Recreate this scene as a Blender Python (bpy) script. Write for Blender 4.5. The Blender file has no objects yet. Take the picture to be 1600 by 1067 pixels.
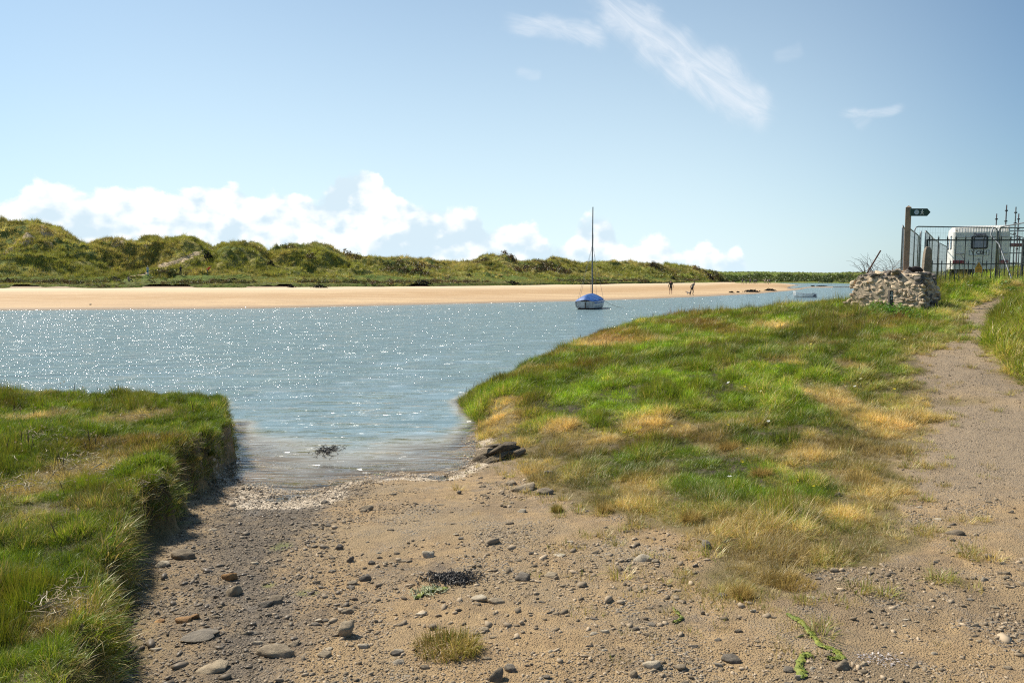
import bpy, math, random
import numpy as np
from mathutils import Vector, Matrix, Euler

rng = np.random.default_rng(7)
random.seed(7)
scene = bpy.context.scene

# ------------------------------------------------------------------ camera
EYE = 2.15
F = 1200.0
PITCH = math.atan(97.5 / F)
cam_data = bpy.data.cameras.new('camera')
cam = bpy.data.objects.new('camera', cam_data)
scene.collection.objects.link(cam)
cam_data.sensor_width = 36.0
cam_data.lens = 27.0
cam_data.clip_start = 0.05
cam_data.clip_end = 9000
cam.location = (0, 0, EYE)
cam.rotation_euler = (math.pi / 2 - PITCH, 0, 0)
scene.camera = cam

SUN_EL = math.radians(47)
SUN_AZ = math.radians(-52)       # left of the view direction (+Y)
sun_vec = Vector((math.sin(SUN_AZ) * math.cos(SUN_EL), math.cos(SUN_AZ) * math.cos(SUN_EL), math.sin(SUN_EL)))

scene.view_settings.view_transform = 'Standard'
scene.view_settings.look = 'None'
scene.view_settings.gamma = 1
scene.view_settings.use_curve_mapping = False
scene.view_settings.exposure = 0.42

scene.cycles.use_denoising = False
scene.cycles.filter_width = 1.15
sd = bpy.data.lights.new('sun', 'SUN')
sd.energy = 4.9
sd.angle = math.radians(0.55)
sd.color = (1.0, 0.945, 0.83)
so = bpy.data.objects.new('sun', sd)
scene.collection.objects.link(so)
so.rotation_euler = sun_vec.to_track_quat('Z', 'Y').to_euler()
so.location = (-30, 20, 40)


# ------------------------------------------------------------------ node helper
class NT:
    def __init__(s, tree):
        s.t = tree

    def n(s, typ, **kw):
        nd = s.t.nodes.new(typ)
        for k, v in kw.items():
            setattr(nd, k, v)
        return nd

    def set(s, inp, v):
        if v is None:
            return
        if isinstance(v, bpy.types.NodeSocket):
            s.t.links.new(v, inp)
        else:
            if hasattr(inp, 'default_value'):
                dv = inp.default_value
                if hasattr(dv, '__len__') and not hasattr(v, '__len__'):
                    v = [v] * len(dv)
                if hasattr(dv, '__len__') and len(v) == 3 and len(dv) == 4:
                    v = (*v, 1)
                inp.default_value = v

    def m(s, op, a, b=None, c=None, clamp=False):
        nd = s.n('ShaderNodeMath', operation=op, use_clamp=clamp)
        s.set(nd.inputs[0], a)
        if b is not None: s.set(nd.inputs[1], b)
        if c is not None: s.set(nd.inputs[2], c)
        return nd.outputs[0]

    def v(s, op, a, b=None, scale=None):
        nd = s.n('ShaderNodeVectorMath', operation=op)
        s.set(nd.inputs[0], a)
        if b is not None: s.set(nd.inputs[1], b)
        if scale is not None: s.set(nd.inputs['Scale'], scale)
        return nd.outputs['Value'] if op in ('DOT_PRODUCT', 'LENGTH') else nd.outputs[0]

    def sep(s, v):
        nd = s.n('ShaderNodeSeparateXYZ')
        s.set(nd.inputs[0], v)
        return nd.outputs

    def comb(s, x, y, z):
        nd = s.n('ShaderNodeCombineXYZ')
        for i, q in enumerate((x, y, z)):
            s.set(nd.inputs[i], q)
        return nd.outputs[0]

    def smooth(s, x, lo, hi, a=0.0, b=1.0):
        nd = s.n('ShaderNodeMapRange', interpolation_type='SMOOTHSTEP')
        s.set(nd.inputs[0], x)
        nd.inputs[1].default_value = lo; nd.inputs[2].default_value = hi
        nd.inputs[3].default_value = a; nd.inputs[4].default_value = b
        return nd.outputs[0]

    def noise(s, vec, scale, detail=4, rough=0.55, dist=0.0, dims='3D'):
        nd = s.n('ShaderNodeTexNoise', noise_dimensions=dims)
        s.set(nd.inputs['Vector'], vec)
        nd.inputs['Scale'].default_value = scale
        nd.inputs['Detail'].default_value = detail
        nd.inputs['Roughness'].default_value = rough
        nd.inputs['Distortion'].default_value = dist
        return nd.outputs['Fac']

    def vor(s, vec, scale, feature='F1', out='Distance', rand=1.0):
        nd = s.n('ShaderNodeTexVoronoi', feature=feature)
        s.set(nd.inputs['Vector'], vec)
        nd.inputs['Scale'].default_value = scale
        nd.inputs['Randomness'].default_value = rand
        return nd.outputs[out]

    def mix(s, f, a, b, blend='MIX'):
        nd = s.n('ShaderNodeMix', data_type='RGBA', blend_type=blend)
        s.set(nd.inputs[0], f)
        s.set(nd.inputs[6], a)
        s.set(nd.inputs[7], b)
        return nd.outputs[2]

    def attr(s, name, typ='GEOMETRY'):
        return s.n('ShaderNodeAttribute', attribute_name=name, attribute_type=typ)

    def bump(s, h, strength=0.5, dist=0.02, normal=None):
        nd = s.n('ShaderNodeBump')
        nd.inputs['Strength'].default_value = strength
        nd.inputs['Distance'].default_value = dist
        s.set(nd.inputs['Height'], h)
        s.set(nd.inputs['Normal'], normal)
        return nd.outputs[0]

    def map(s, vec, scale=(1, 1, 1), rot=(0, 0, 0), loc=(0, 0, 0)):
        nd = s.n('ShaderNodeMapping')
        s.set(nd.inputs[0], vec)
        nd.inputs['Location'].default_value = loc
        nd.inputs['Rotation'].default_value = rot
        nd.inputs['Scale'].default_value = scale
        return nd.outputs[0]


def pix_dir(u, v):
    a = (u - 800.0) / F
    b = -(v - 533.5) / F
    return np.array([a, math.cos(PITCH) + b * math.sin(PITCH), -math.sin(PITCH) + b * math.cos(PITCH)])


def P(u, v, z=0.0):
    d = pix_dir(u, v)
    t = (z - EYE) / d[2]
    return d[0] * t, d[1] * t


def PY(u, v, y):
    """point on the sight line of an image point at depth y"""
    d = pix_dir(u, v)
    t = y / d[1]
    return Vector((d[0] * t, y, EYE + d[2] * t))


def elev(v):
    d = pix_dir(800, v)
    return math.atan2(d[2], d[1])


# ------------------------------------------------------------------ world
world = bpy.data.worlds.new("World")
scene.world = world
world.use_nodes = True
wt = world.node_tree
wt.nodes.clear()
W = NT(wt)
sky = W.n('ShaderNodeTexSky', sky_type='NISHITA')
sky.sun_disc = False
sky.sun_elevation = SUN_EL
sky.sun_rotation = SUN_AZ
sky.altitude = 0
sky.air_density = 1.0
sky.dust_density = 0.7
sky.ozone_density = 3.0
bg1 = W.n('ShaderNodeBackground')
bg1.inputs[1].default_value = 0.081
tc = W.n('ShaderNodeTexCoord')
gen = W.v('NORMALIZE', tc.outputs['Generated'])
gx, gy, gz = W.sep(gen)
az = W.m('ARCTAN2', gx, gy)
el = W.m('ARCSINE', gz)
# hazy white towards the horizon
hz = W.m('POWER', W.m('SUBTRACT', 1.0, W.m('ABSOLUTE', gz), clamp=True), 2.7)
side = W.smooth(W.v('DOT_PRODUCT', W.v('NORMALIZE', W.comb(gx, gy, 0.0)), (math.sin(math.radians(-6)), math.cos(math.radians(-6)), 0)), 0.70, 0.99, 0.10, 1.0)
hf = W.m('MULTIPLY', W.m('MULTIPLY', hz, 0.95), side, clamp=True)
skyc = W.mix(hf, W.mix(1.0, sky.outputs[0], (0.74, 0.93, 1.0), 'MULTIPLY'), (8.1, 9.8, 10.4))
W.set(bg1.inputs[0], skyc)

# cumulus bank: top height by direction
cl = [(0, 318), (30, 312), (65, 290), (100, 298), (130, 306), (200, 300), (290, 300), (350, 294), (390, 312), (440, 318),
      (480, 318), (520, 292), (565, 270), (598, 284), (622, 318), (650, 322), (700, 330), (735, 329), (770, 362), (795, 352),
      (830, 350), (862, 386), (900, 364), (932, 350), (962, 374), (985, 390), (1020, 375), (1048, 390), (1072, 404),
      (1105, 384), (1130, 404), (1148, 391), (1168, 412), (1200, 436)]
AZR = math.radians(62)
fc = W.n('ShaderNodeFloatCurve')
crv = fc.mapping.curves[0]
pts = []
for u, v in cl:
    d = pix_dir(u, v)
    a = math.atan2(d[0], d[1])
    e = math.atan2(d[2], math.hypot(d[0], d[1]))
    pts.append(((a + AZR) / (2 * AZR), max(0.0, e) / math.radians(12)))
pts = [(0.0, 0.42), (0.06, 0.56), (0.11, 0.5)] + pts + [(0.70, 0.0), (0.8, 0.05), (0.9, 0.0), (1.0, 0.0)]
pts.sort()
crv.points[0].location = pts[0]
crv.points[1].location = pts[-1]
for p_ in pts[1:-1]:
    crv.points.new(*p_)
fc.mapping.update()
azn = W.m('DIVIDE', W.m('ADD', az, AZR), 2 * AZR, clamp=True)
W.set(fc.inputs['Value'], azn)
top = W.m('MULTIPLY', fc.outputs[0], math.radians(12))
cvec = W.comb(az, W.m('MULTIPLY', el, 1.25), 0.37)


def cloud_noise(vec):
    a = W.noise(vec, 17, 6, 0.58, 0.15)
    b = W.vor(W.v('ADD', vec, W.v('SCALE', W.comb(W.noise(vec, 60, 3), W.noise(vec, 55, 3), 0), scale=0.014)), 42, 'SMOOTH_F1')
    c = W.vor(W.v('ADD', vec, W.v('SCALE', W.comb(W.noise(vec, 120, 3), W.noise(vec, 110, 3), 0), scale=0.008)), 95, 'SMOOTH_F1')
    return W.m('SUBTRACT', W.m('SUBTRACT', W.m('MULTIPLY', a, 1.5), W.m('MULTIPLY', b, 0.85)), W.m('MULTIPLY', c, 0.35))


n1 = cloud_noise(cvec)
n2 = cloud_noise(W.v('ADD', cvec, (-0.010, 0.013, 0.0)))
m1 = W.noise(cvec, 13, 3, 0.5)
m2 = W.noise(W.v('ADD', cvec, (-0.03, 0.035, 0.0)), 13, 3, 0.5)
deg = math.radians(1)
D = W.m('DIVIDE', W.m('SUBTRACT', W.m('ADD', top, W.m('MULTIPLY', W.m('SUBTRACT', n1, 0.0), 1.35 * deg)), el), deg)
cover = W.smooth(W.m('ADD', D, W.m('MULTIPLY', W.m('SUBTRACT', W.noise(cvec, 150, 5, 0.7), 0.5), 0.7)), -0.15, 0.55)
low = W.smooth(top, 0.012, 0.03)
cover = W.m('MULTIPLY', cover, low)
cover = W.m('MULTIPLY', cover, W.smooth(el, -0.01, 0.012))
lit = W.m('MULTIPLY', W.m('SUBTRACT', n1, n2), 1.9)
big = W.noise(W.v('ADD', cvec, (3.1, 1.7, 0)), 9, 3, 0.5)
edge = W.smooth(D, 0.1, 2.6)
sh = W.m('ADD', W.m('MULTIPLY', edge, -0.22), W.m('ADD', W.m('MULTIPLY', lit, 0.7), W.m('MULTIPLY', W.m('SUBTRACT', m1, m2), 2.6)))
sh = W.m('ADD', sh, W.m('MULTIPLY', W.m('SUBTRACT', big, 0.5), -1.3))
shade = W.smooth(W.m('ADD', sh, 0.71), -0.05, 1.0)
ccol = W.mix(shade, (0.53, 0.645, 0.72), (0.84, 0.85, 0.84))
basehaze = W.smooth(el, 0.0, 0.05, 1.0, 0.0)
ccol = W.mix(W.m('MULTIPLY', basehaze, 0.35), ccol, (0.58, 0.72, 0.80))

# cirrus streaks, laid out on the plane y = 1
px_ = W.m('DIVIDE', gx, W.m('MAXIMUM', gy, 0.05))
pz_ = W.m('DIVIDE', gz, W.m('MAXIMUM', gy, 0.05))
pl = W.comb(px_, pz_, 0.0)


def streak(u0, v0, u1, v1, wid, taper=0.0, off=0.0, soft=1.0, gain=1.0, nscale=1.0):
    d0, d1 = pix_dir(u0, v0), pix_dir(u1, v1)
    a = np.array([d0[0] / d0[1], d0[2] / d0[1]])
    b = np.array([d1[0] / d1[1], d1[2] / d1[1]])
    L = np.linalg.norm(b - a)
    t = (b - a) / L
    rel = W.v('SUBTRACT', pl, (a[0], a[1], 0))
    s_ = W.m('DIVIDE', W.v('DOT_PRODUCT', rel, (t[0], t[1], 0)), L)
    q = W.v('DOT_PRODUCT', rel, (-t[1], t[0], 0))
    nv = W.comb(W.m('ADD', W.m('MULTIPLY', s_, L * 5), W.m('MULTIPLY', q, 5)), W.m('MULTIPLY', q, 17), off)
    w1 = W.noise(nv, 2.0 * nscale, 8, 0.66, 1.6)
    q = W.m('ADD', q, W.m('MULTIPLY', W.m('SUBTRACT', W.noise(W.comb(W.m('MULTIPLY', s_, L * 8), off, 0), 1.5, 3), 0.5), wid * 2.0))
    fall = W.smooth(W.m('ABSOLUTE', q), wid * 0.1, wid, 1.0, 0.0)
    ends = W.m('MULTIPLY', W.smooth(s_, -0.04, 0.22 + taper), W.smooth(s_, 0.80, 1.04, 1.0, 0.0))
    fb = W.m('MULTIPLY', fall, ends)
    return W.m('MULTIPLY', W.m('MULTIPLY', W.smooth(W.m('ADD', w1, W.m('MULTIPLY', fb, 0.42)), 0.42, 1.40), W.smooth(fb, 0.0, 0.8)), gain)


cir = streak(880, -40, 1215, 192, 0.052, 0.1, 1.3, gain=0.95)
cir = W.m('MAXIMUM', cir, streak(1010, 70, 1215, 195, 0.042, 0.1, 7.3, gain=0.95))
cir = W.m('MAXIMUM', cir, streak(770, 15, 960, 75, 0.026, 0.1, 5.3, gain=0.75))
cir = W.m('MAXIMUM', cir, streak(1300, 177, 1420, 170, 0.012, 0.1, 9.3, gain=0.6, nscale=1.5))
cir = W.m('MAXIMUM', cir, streak(1330, 200, 1360, 175, 0.02, 0.1, 3.3, gain=0.25))
cir = W.m('MAXIMUM', cir, streak(1200, 95, 1260, 75, 0.016, 0.1, 12.3, gain=0.25))
cir = W.m('MAXIMUM', cir, streak(800, 110, 850, 116, 0.012, 0.1, 14.3, gain=0.3))
veil = W.m('MULTIPLY', W.smooth(W.noise(W.v('MULTIPLY', gen, (3, 3, 9)), 1.6, 5, 0.6), 0.62, 0.95), W.smooth(gy, 0.2, -0.3))
cir = W.m('MAXIMUM', W.m('MULTIPLY', cir, W.smooth(gy, 0.1, 0.3)), W.m('MULTIPLY', veil, 0.6))
bg2 = W.n('ShaderNodeBackground')
bg2.inputs[1].default_value = 1.0
W.set(bg2.inputs[0], (0.66, 0.70, 0.75))
bg3 = W.n('ShaderNodeBackground')
bg3.inputs[1].default_value = 1.0
W.set(bg3.inputs[0], ccol)
mx1 = W.n('ShaderNodeMixShader'); W.set(mx1.inputs[0], cir)
W.set(mx1.inputs[1], bg1.outputs[0]); W.set(mx1.inputs[2], bg2.outputs[0])
mx2 = W.n('ShaderNodeMixShader'); W.set(mx2.inputs[0], cover)
W.set(mx2.inputs[1], mx1.outputs[0]); W.set(mx2.inputs[2], bg3.outputs[0])
wo = W.n('ShaderNodeOutputWorld')
W.set(wo.inputs[0], mx2.outputs[0])
world.cycles.sampling_method = 'MANUAL'
world.cycles.sample_map_resolution = 512


# ------------------------------------------------------------------ numpy noise
def _hash(ix, iy, seed):
    h = (ix.astype(np.int64) * 374761393 + iy.astype(np.int64) * 668265263 + seed * 1274126177) & 0xffffffff
    h = ((h ^ (h >> 13)) * 1274126177) & 0xffffffff
    h = h ^ (h >> 16)
    return (h & 0xffff) / 65535.0


def vnoise(x, y, seed=0):
    ix = np.floor(x); iy = np.floor(y)
    fx = x - ix; fy = y - iy
    fx = fx * fx * (3 - 2 * fx); fy = fy * fy * (3 - 2 * fy)
    a = _hash(ix, iy, seed); b = _hash(ix + 1, iy, seed)
    c = _hash(ix, iy + 1, seed); d = _hash(ix + 1, iy + 1, seed)
    return (a * (1 - fx) + b * fx) * (1 - fy) + (c * (1 - fx) + d * fx) * fy


def fbm(x, y, scale, octv=4, seed=0, rough=0.5):
    x = np.asarray(x, float) * scale; y = np.asarray(y, float) * scale
    s = 0; a = 1; t = 0
    for i in range(octv):
        s = s + a * vnoise(x + 17.3 * i, y - 9.1 * i, seed + i); t += a
        a *= rough; x = x * 2.03; y = y * 2.03
    return s / t


def sstep(a, b, x):
    t = np.clip((np.asarray(x, float) - a) / (b - a), 0, 1)
    return t * t * (3 - 2 * t)


def seg_dist(px, py, poly, closed):
    px = np.asarray(px, float); py = np.asarray(py, float)
    d = np.full(px.shape, 1e9)
    n = len(poly)
    for i in range(n if closed else n - 1):
        ax, ay = poly[i]; bx, by = poly[(i + 1) % n]
        vx, vy = bx - ax, by - ay
        t = np.clip(((px - ax) * vx + (py - ay) * vy) / (vx * vx + vy * vy + 1e-12), 0, 1)
        d = np.minimum(d, np.hypot(px - ax - t * vx, py - ay - t * vy))
    return d


def inside(px, py, poly):
    px = np.asarray(px, float); py = np.asarray(py, float)
    r = np.zeros(px.shape, bool)
    n = len(poly)
    for i in range(n):
        ax, ay = poly[i]; bx, by = poly[(i + 1) % n]
        if ay == by:
            continue
        c = ((ay > py) != (by > py)) & (px < (bx - ax) * (py - ay) / (by - ay) + ax)
        r ^= c
    return r


def sdist(px, py, poly):
    return np.where(inside(px, py, poly), 1, -1) * seg_dist(px, py, poly, True)


# ------------------------------------------------------------------ near land
shore = [(-80, 19), (-30, 13.8), (-14, 12.3), (-8.5, 11.7), (-4.2, 11.35), (-3.85, 10.4), (-3.55, 9.4)]
shore += [P(345, 735), P(372, 756), P(425, 777), P(498, 774), P(545, 752), P(620, 743), P(700, 745), P(738, 727), P(743, 700)]
shore += [(-0.5, 11.2), (-0.95, 13.4), (-0.1, 16.2), (0.75, 19.2), (2.0, 24), (3.6, 28.7), (5.7, 34), (8, 37.5), (11.8, 37.5), (15.8, 38.5),
          (20.0, 43), (27.0, 60), (63, 137), (155, 340), (200, 430)]
water_poly = shore + [(200, 3000), (-3000, 3000), (-3000, 19)]


def PL(lst):
    return [P(u, v, z) for u, v, z in lst]


marsh = PL([(378, 607, .42), (375, 640, .42), (352, 664, .42), (322, 697, .43), (300, 712, .45), (262, 738, .46), (238, 765, .48), (226, 800, .50),
            (208, 850, .53), (186, 905, .56), (156, 970, .60), (104, 1060, .64)])
marsh = [(-4.25, 11.3)] + marsh[1:] + [(-1.25, 1.5), (-0.9, -1.5), (-3, -6), (-60, -6), (-60, 17), (-30, 13.6), (-14, 12.1), (-8.5, 11.5)]


def sd_shore(x, y):
    d = seg_dist(x, y, shore, False)
    return np.where(inside(x, y, water_poly), -d, d)


def marsh_sd(x, y):
    x = np.asarray(x, float); y = np.asarray(y, float)
    k = .55 * np.clip(y / 6, .5, 1.0)
    wx = (fbm(x, y, 1.7, 4, 211, .6) - .5) * k
    wy = (fbm(x, y, 1.7, 4, 229, .6) - .5) * k
    return sdist(x + wx, y + wy, marsh) - .04


def H0(x, y, full=True):
    x = np.asarray(x, float); y = np.asarray(y, float)
    wx = (fbm(x, y, 1.3, 3, 11) - .5) * .35
    wy = (fbm(x, y, 1.3, 3, 29) - .5) * .35
    bankside = ((x > -2.2) & (y > 10.5)) | (x < -3.2)
    k = np.where(bankside, 1.0, 0.55)
    d = sd_shore(x + wx * k, y + wy * k)
    dp = np.maximum(d, 0)
    z = .58 * (1 - np.exp(-dp / 4.2))
    z = z + .058 * np.clip(y - 5, 0, 17) * sstep(0, 9, x) * (1 - np.exp(-dp / 9)) * (1 - .85 * sstep(23, 34, y) * (1 - sstep(-.8, 1.0, x - .5 * y)))
    z = z + .22 * sstep(0, .45, d) * sstep(9.5, 12, y) * sstep(-2.5, -1.5, x)
    ss_ = sstep(-.8, 1.0, x - .5 * y)
    z = z + ss_ * (.45 * sstep(21.3, 25, y) + .22 * sstep(25, 31, y) + .5 * sstep(17, 22, x) * sstep(18, 30, y))
    z = np.where(d < 0, np.maximum(-1.3, -.13 * (-d) - .5 * sstep(0, .6, -d) * sstep(8.9, 12.8, y + (fbm(x, y, .8, 3, 19) - .5) * 1.5)), z)
    # left marsh table
    m = sstep(-.05, .07, marsh_sd(x, y))
    zl = .42 + .26 * np.clip((11.5 - y) / 9, 0, 1) + (fbm(x, y, 1.2, 3, 5) - .5) * .14
    z = z * (1 - m) + np.maximum(z, zl) * m
    return z


def G(u, v, fn=H0):
    """where the sight line of an image point meets the land"""
    d = pix_dir(u, v)
    ts = np.geomspace(1.0, 120, 700)
    x = d[0] * ts; y = d[1] * ts; z = EYE + d[2] * ts
    h = fn(x, y)
    k = np.argmax(z < h)
    if not (z < h).any():
        k = len(ts) - 1
    return float(x[k]), float(y[k])


bare_px = [(752, 690), (806, 722), (798, 742), (858, 775), (935, 800), (1040, 826), (1118, 852), (1108, 900), (1130, 932), (1200, 925), (1270, 897),
           (1350, 885), (1440, 852), (1402, 790), (1440, 762), (1410, 722), (1440, 690), (1450, 650), (1440, 600), (1424, 553), (1490, 537), (1515, 512),
           (1495, 499), (1500, 487), (1542, 470), (1575, 464), (1580, 470), (1562, 490), (1545, 512), (1547, 540), (1570, 572), (1600, 606)]
bare = [P(700, 700), P(743, 692)] + [G(u, v) for u, v in bare_px]
bare += [(9.3, 9.5), (8.8, 5), (9, -5), (-2.5, -5), (-2.6, 6), (-4.4, 8.6), (-3.4, 9.6), (-1.8, 10)]
rb = [G(u, v) for u, v in [(1580, 470), (1562, 490), (1545, 512), (1547, 540), (1570, 572), (1600, 606)]] + [(9.3, 9.5), (9.0, 2), (40, 2), (40, 26), (19, 25)]
path_px = [(1440, 762), (1410, 722), (1440, 690), (1450, 650), (1440, 600), (1424, 553), (1490, 537), (1515, 512), (1495, 499), (1500, 487), (1542, 470), (1575, 464),
           (1580, 470), (1562, 490), (1545, 512), (1547, 540), (1570, 572), (1600, 606)]
path_poly = [G(u, v) for u, v in path_px] + [(9.3, 9.5), (9.0, 5), (9, -5), (5.0, -5), (4.6, 3), (4.4, 6)]


def masks(x, y):
    wob = (fbm(x, y, 2.2, 4, 41) - .5) * .55
    ds = sd_shore(x, y)
    bd = sdist(x, y, bare) + wob * np.clip(np.asarray(y) / 8, .6, 1.4)
    md = marsh_sd(x, y)
    g = 1 - sstep(-.08, .08, bd)
    g = np.where(ds < .02, 0, g)
    g = np.maximum(g, sstep(-.02, .05, md))
    pd = sdist(x, y, path_poly)
    return g, ds, bd, md, pd


def H(x, y):
    x = np.asarray(x, float); y = np.asarray(y, float)
    z = H0(x, y)
    g, ds, bd, md, pd = masks(x, y)
    on = np.where(ds > 0, 1, .3)
    rbd = sdist(x, y, rb)
    z = z + (.25 * sstep(0, .9, rbd) + .2 * sstep(.9, 4, rbd)) * (1 - sstep(17, 24, y))
    hum = (fbm(x, y, .9, 4, 3) - .45) * .2 * sstep(.1, .9, -bd) * g * sstep(.1, 1.2, ds) * (md < 0)
    z = z + hum 
    z = z + (1 - g) * on * ((fbm(x, y, 1.4, 3, 9) - .5) * .055 + (fbm(x, y, 7, 3, 10) - .5) * .022)
    # undercut-looking rough face of the marsh edge
    f = np.exp(-(md / .12) ** 2)
    z = z + f * (fbm(x, y, 6, 3, 77) - .5) * .16
    return z


def Hs(x, y):
    return float(H(np.array([x]), np.array([y]))[0])


# ------------------------------------------------------------------ mesh helpers
def link(o, parent=None):
    scene.collection.objects.link(o)
    if parent is not None:
        o.parent = parent
    return o


def tag(o, label=None, cat=None, group=None, kind=None):
    if label: o['label'] = label
    if cat: o['category'] = cat
    if group: o['group'] = group
    if kind: o['kind'] = kind
    return o


def raw_mesh(name, V, Fq, mat=None, smooth=True):
    """fast mesh from arrays; Fq (n,3) or (n,4)"""
    me = bpy.data.meshes.new(name)
    V = np.asarray(V, np.float32); Fq = np.asarray(Fq, np.int32)
    me.vertices.add(len(V)); me.vertices.foreach_set('co', V.ravel())
    k = Fq.shape[1]
    me.loops.add(Fq.size); me.loops.foreach_set('vertex_index', Fq.ravel())
    me.polygons.add(len(Fq))
    me.polygons.foreach_set('loop_start', np.arange(0, Fq.size, k, dtype=np.int32))
    try:
        me.polygons.foreach_set('loop_total', np.full(len(Fq), k, np.int32))
    except Exception:
        pass
    me.update(calc_edges=True)
    if smooth:
        me.polygons.foreach_set('use_smooth', np.ones(len(Fq), bool))
    me.validate()
    if mat: me.materials.append(mat)
    return me


def set_attr(me, name, arr, typ='FLOAT'):
    a = me.attributes.new(name, typ, 'POINT')
    if typ == 'FLOAT':
        a.data.foreach_set('value', np.asarray(arr, np.float32).ravel())
    elif typ == 'FLOAT_VECTOR':
        a.data.foreach_set('vector', np.asarray(arr, np.float32).ravel())
    elif typ == 'INT':
        a.data.foreach_set('value', np.asarray(arr, np.int32).ravel())
    elif typ == 'FLOAT_COLOR':
        a.data.foreach_set('color', np.asarray(arr, np.float32).ravel())


def grid_faces(nr, nc, keep=None):
    i = np.arange(nr * nc).reshape(nr, nc)
    f = np.stack([i[:-1, :-1], i[:-1, 1:], i[1:, 1:], i[1:, :-1]], -1).reshape(-1, 4)
    if keep is not None:
        f = f[keep.reshape(-1)]
    return f


def compact(V, Fq, attrs):
    used = np.unique(Fq)
    mp = np.full(len(V), -1); mp[used] = np.arange(len(used))
    return V[used], mp[Fq], {k: a[used] for k, a in attrs.items()}


class MB:
    """collects simple shapes into one mesh"""
    def __init__(s):
        s.V = []; s.Fc = []

    def add(s, verts, faces, M=None):
        o = len(s.V)
        for v in verts:
            v = Vector(v)
            s.V.append(tuple(M @ v if M else v))
        s.Fc += [[i + o for i in f] for f in faces]
        return s

    def box(s, c, size, M=None, taper=1.0):
        x, y, z = [q / 2 for q in size]
        v = [(c[0] + sx * x * (taper if sz > 0 else 1), c[1] + sy * y * (taper if sz > 0 else 1), c[2] + sz * z)
             for sz in (-1, 1) for sx, sy in ((-1, -1), (1, -1), (1, 1), (-1, 1))]
        return s.add(v, [(3, 2, 1, 0), (4, 5, 6, 7), (0, 1, 5, 4), (1, 2, 6, 5), (2, 3, 7, 6), (3, 0, 4, 7)], M)

    def tube(s, pts, r, n=8, M=None, cap=True):
        pts = [Vector(p) for p in pts]
        rs = r if hasattr(r, '__len__') else [r] * len(pts)
        vs = []; fs = []
        up = None
        for i, p in enumerate(pts):
            t = (pts[min(i + 1, len(pts) - 1)] - pts[max(i - 1, 0)]).normalized()
            if up is None or abs(up.dot(t)) > .95:
                up = Vector((0, 0, 1)) if abs(t.z) < .9 else Vector((1, 0, 0))
            a = t.cross(up).normalized(); b = a.cross(t).normalized()
            up = b
            for k in range(n):
                w = 2 * math.pi * k / n
                vs.append(p + a * math.cos(w) * rs[i] + b * math.sin(w) * rs[i])
        for i in range(len(pts) - 1):
            for k in range(n):
                k2 = (k + 1) % n
                fs.append((i * n + k, i * n + k2, (i + 1) * n + k2, (i + 1) * n + k))
        if cap:
            fs.append(tuple(range(n))[::-1]); fs.append(tuple((len(pts) - 1) * n + k for k in range(n)))
        return s.add(vs, fs, M)

    def prism(s, poly, d0, d1, M=None):
        """poly in XZ, extruded along Y from d0 to d1"""
        n = len(poly)
        v = [(x, d0, z) for x, z in poly] + [(x, d1, z) for x, z in poly]
        f = [tuple(range(n)), tuple(range(2 * n - 1, n - 1, -1))] + [(i + n, (i + 1) % n + n, (i + 1) % n, i) for i in range(n)]
        return s.add(v, f, M)

    def mesh(s, name, mat, smooth=False):
        me = bpy.data.meshes.new(name)
        me.from_pydata(s.V, [], s.Fc)
        me.update()
        if smooth:
            me.polygons.foreach_set('use_smooth', np.ones(len(me.polygons), bool))
        if mat: me.materials.append(mat)
        return me

    def build(s, name, mat, parent=None, smooth=False, bevel=0.0):
        o = bpy.data.objects.new(name, s.mesh(name, mat, smooth))
        if bevel:
            b = o.modifiers.new('bevel', 'BEVEL'); b.width = bevel; b.segments = 2; b.limit_method = 'ANGLE'
        return link(o, parent)


def empty(name, loc, rz=0.0):
    o = bpy.data.objects.new(name, None)
    o.location = loc
    o.rotation_euler = (0, 0, rz)
    o.empty_display_size = .2
    return link(o)


def mat_simple(name, col, rough=.6, metal=0.0, var=.15, nscale=8.0, bump=0.0, spec=.5, second=None, trans=0.0):
    m = bpy.data.materials.new(name)
    m.use_nodes = True
    t = NT(m.node_tree)
    b = m.node_tree.nodes['Principled BSDF']
    tc = t.n('ShaderNodeTexCoord')
    n = t.noise(tc.outputs['Object'], nscale, 5, .6)
    c2 = second if second else tuple(max(0, c * (1 - 2 * var)) for c in col)
    c = t.mix(t.smooth(n, .35, .68), col, c2)
    t.set(b.inputs['Base Color'], c)
    b.inputs['Roughness'].default_value = rough
    b.inputs['Metallic'].default_value = metal
    b.inputs['Specular IOR Level'].default_value = spec
    if bump:
        t.set(b.inputs['Normal'], t.bump(t.noise(tc.outputs['Object'], nscale * 4, 4), bump, .02))
    return m


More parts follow.
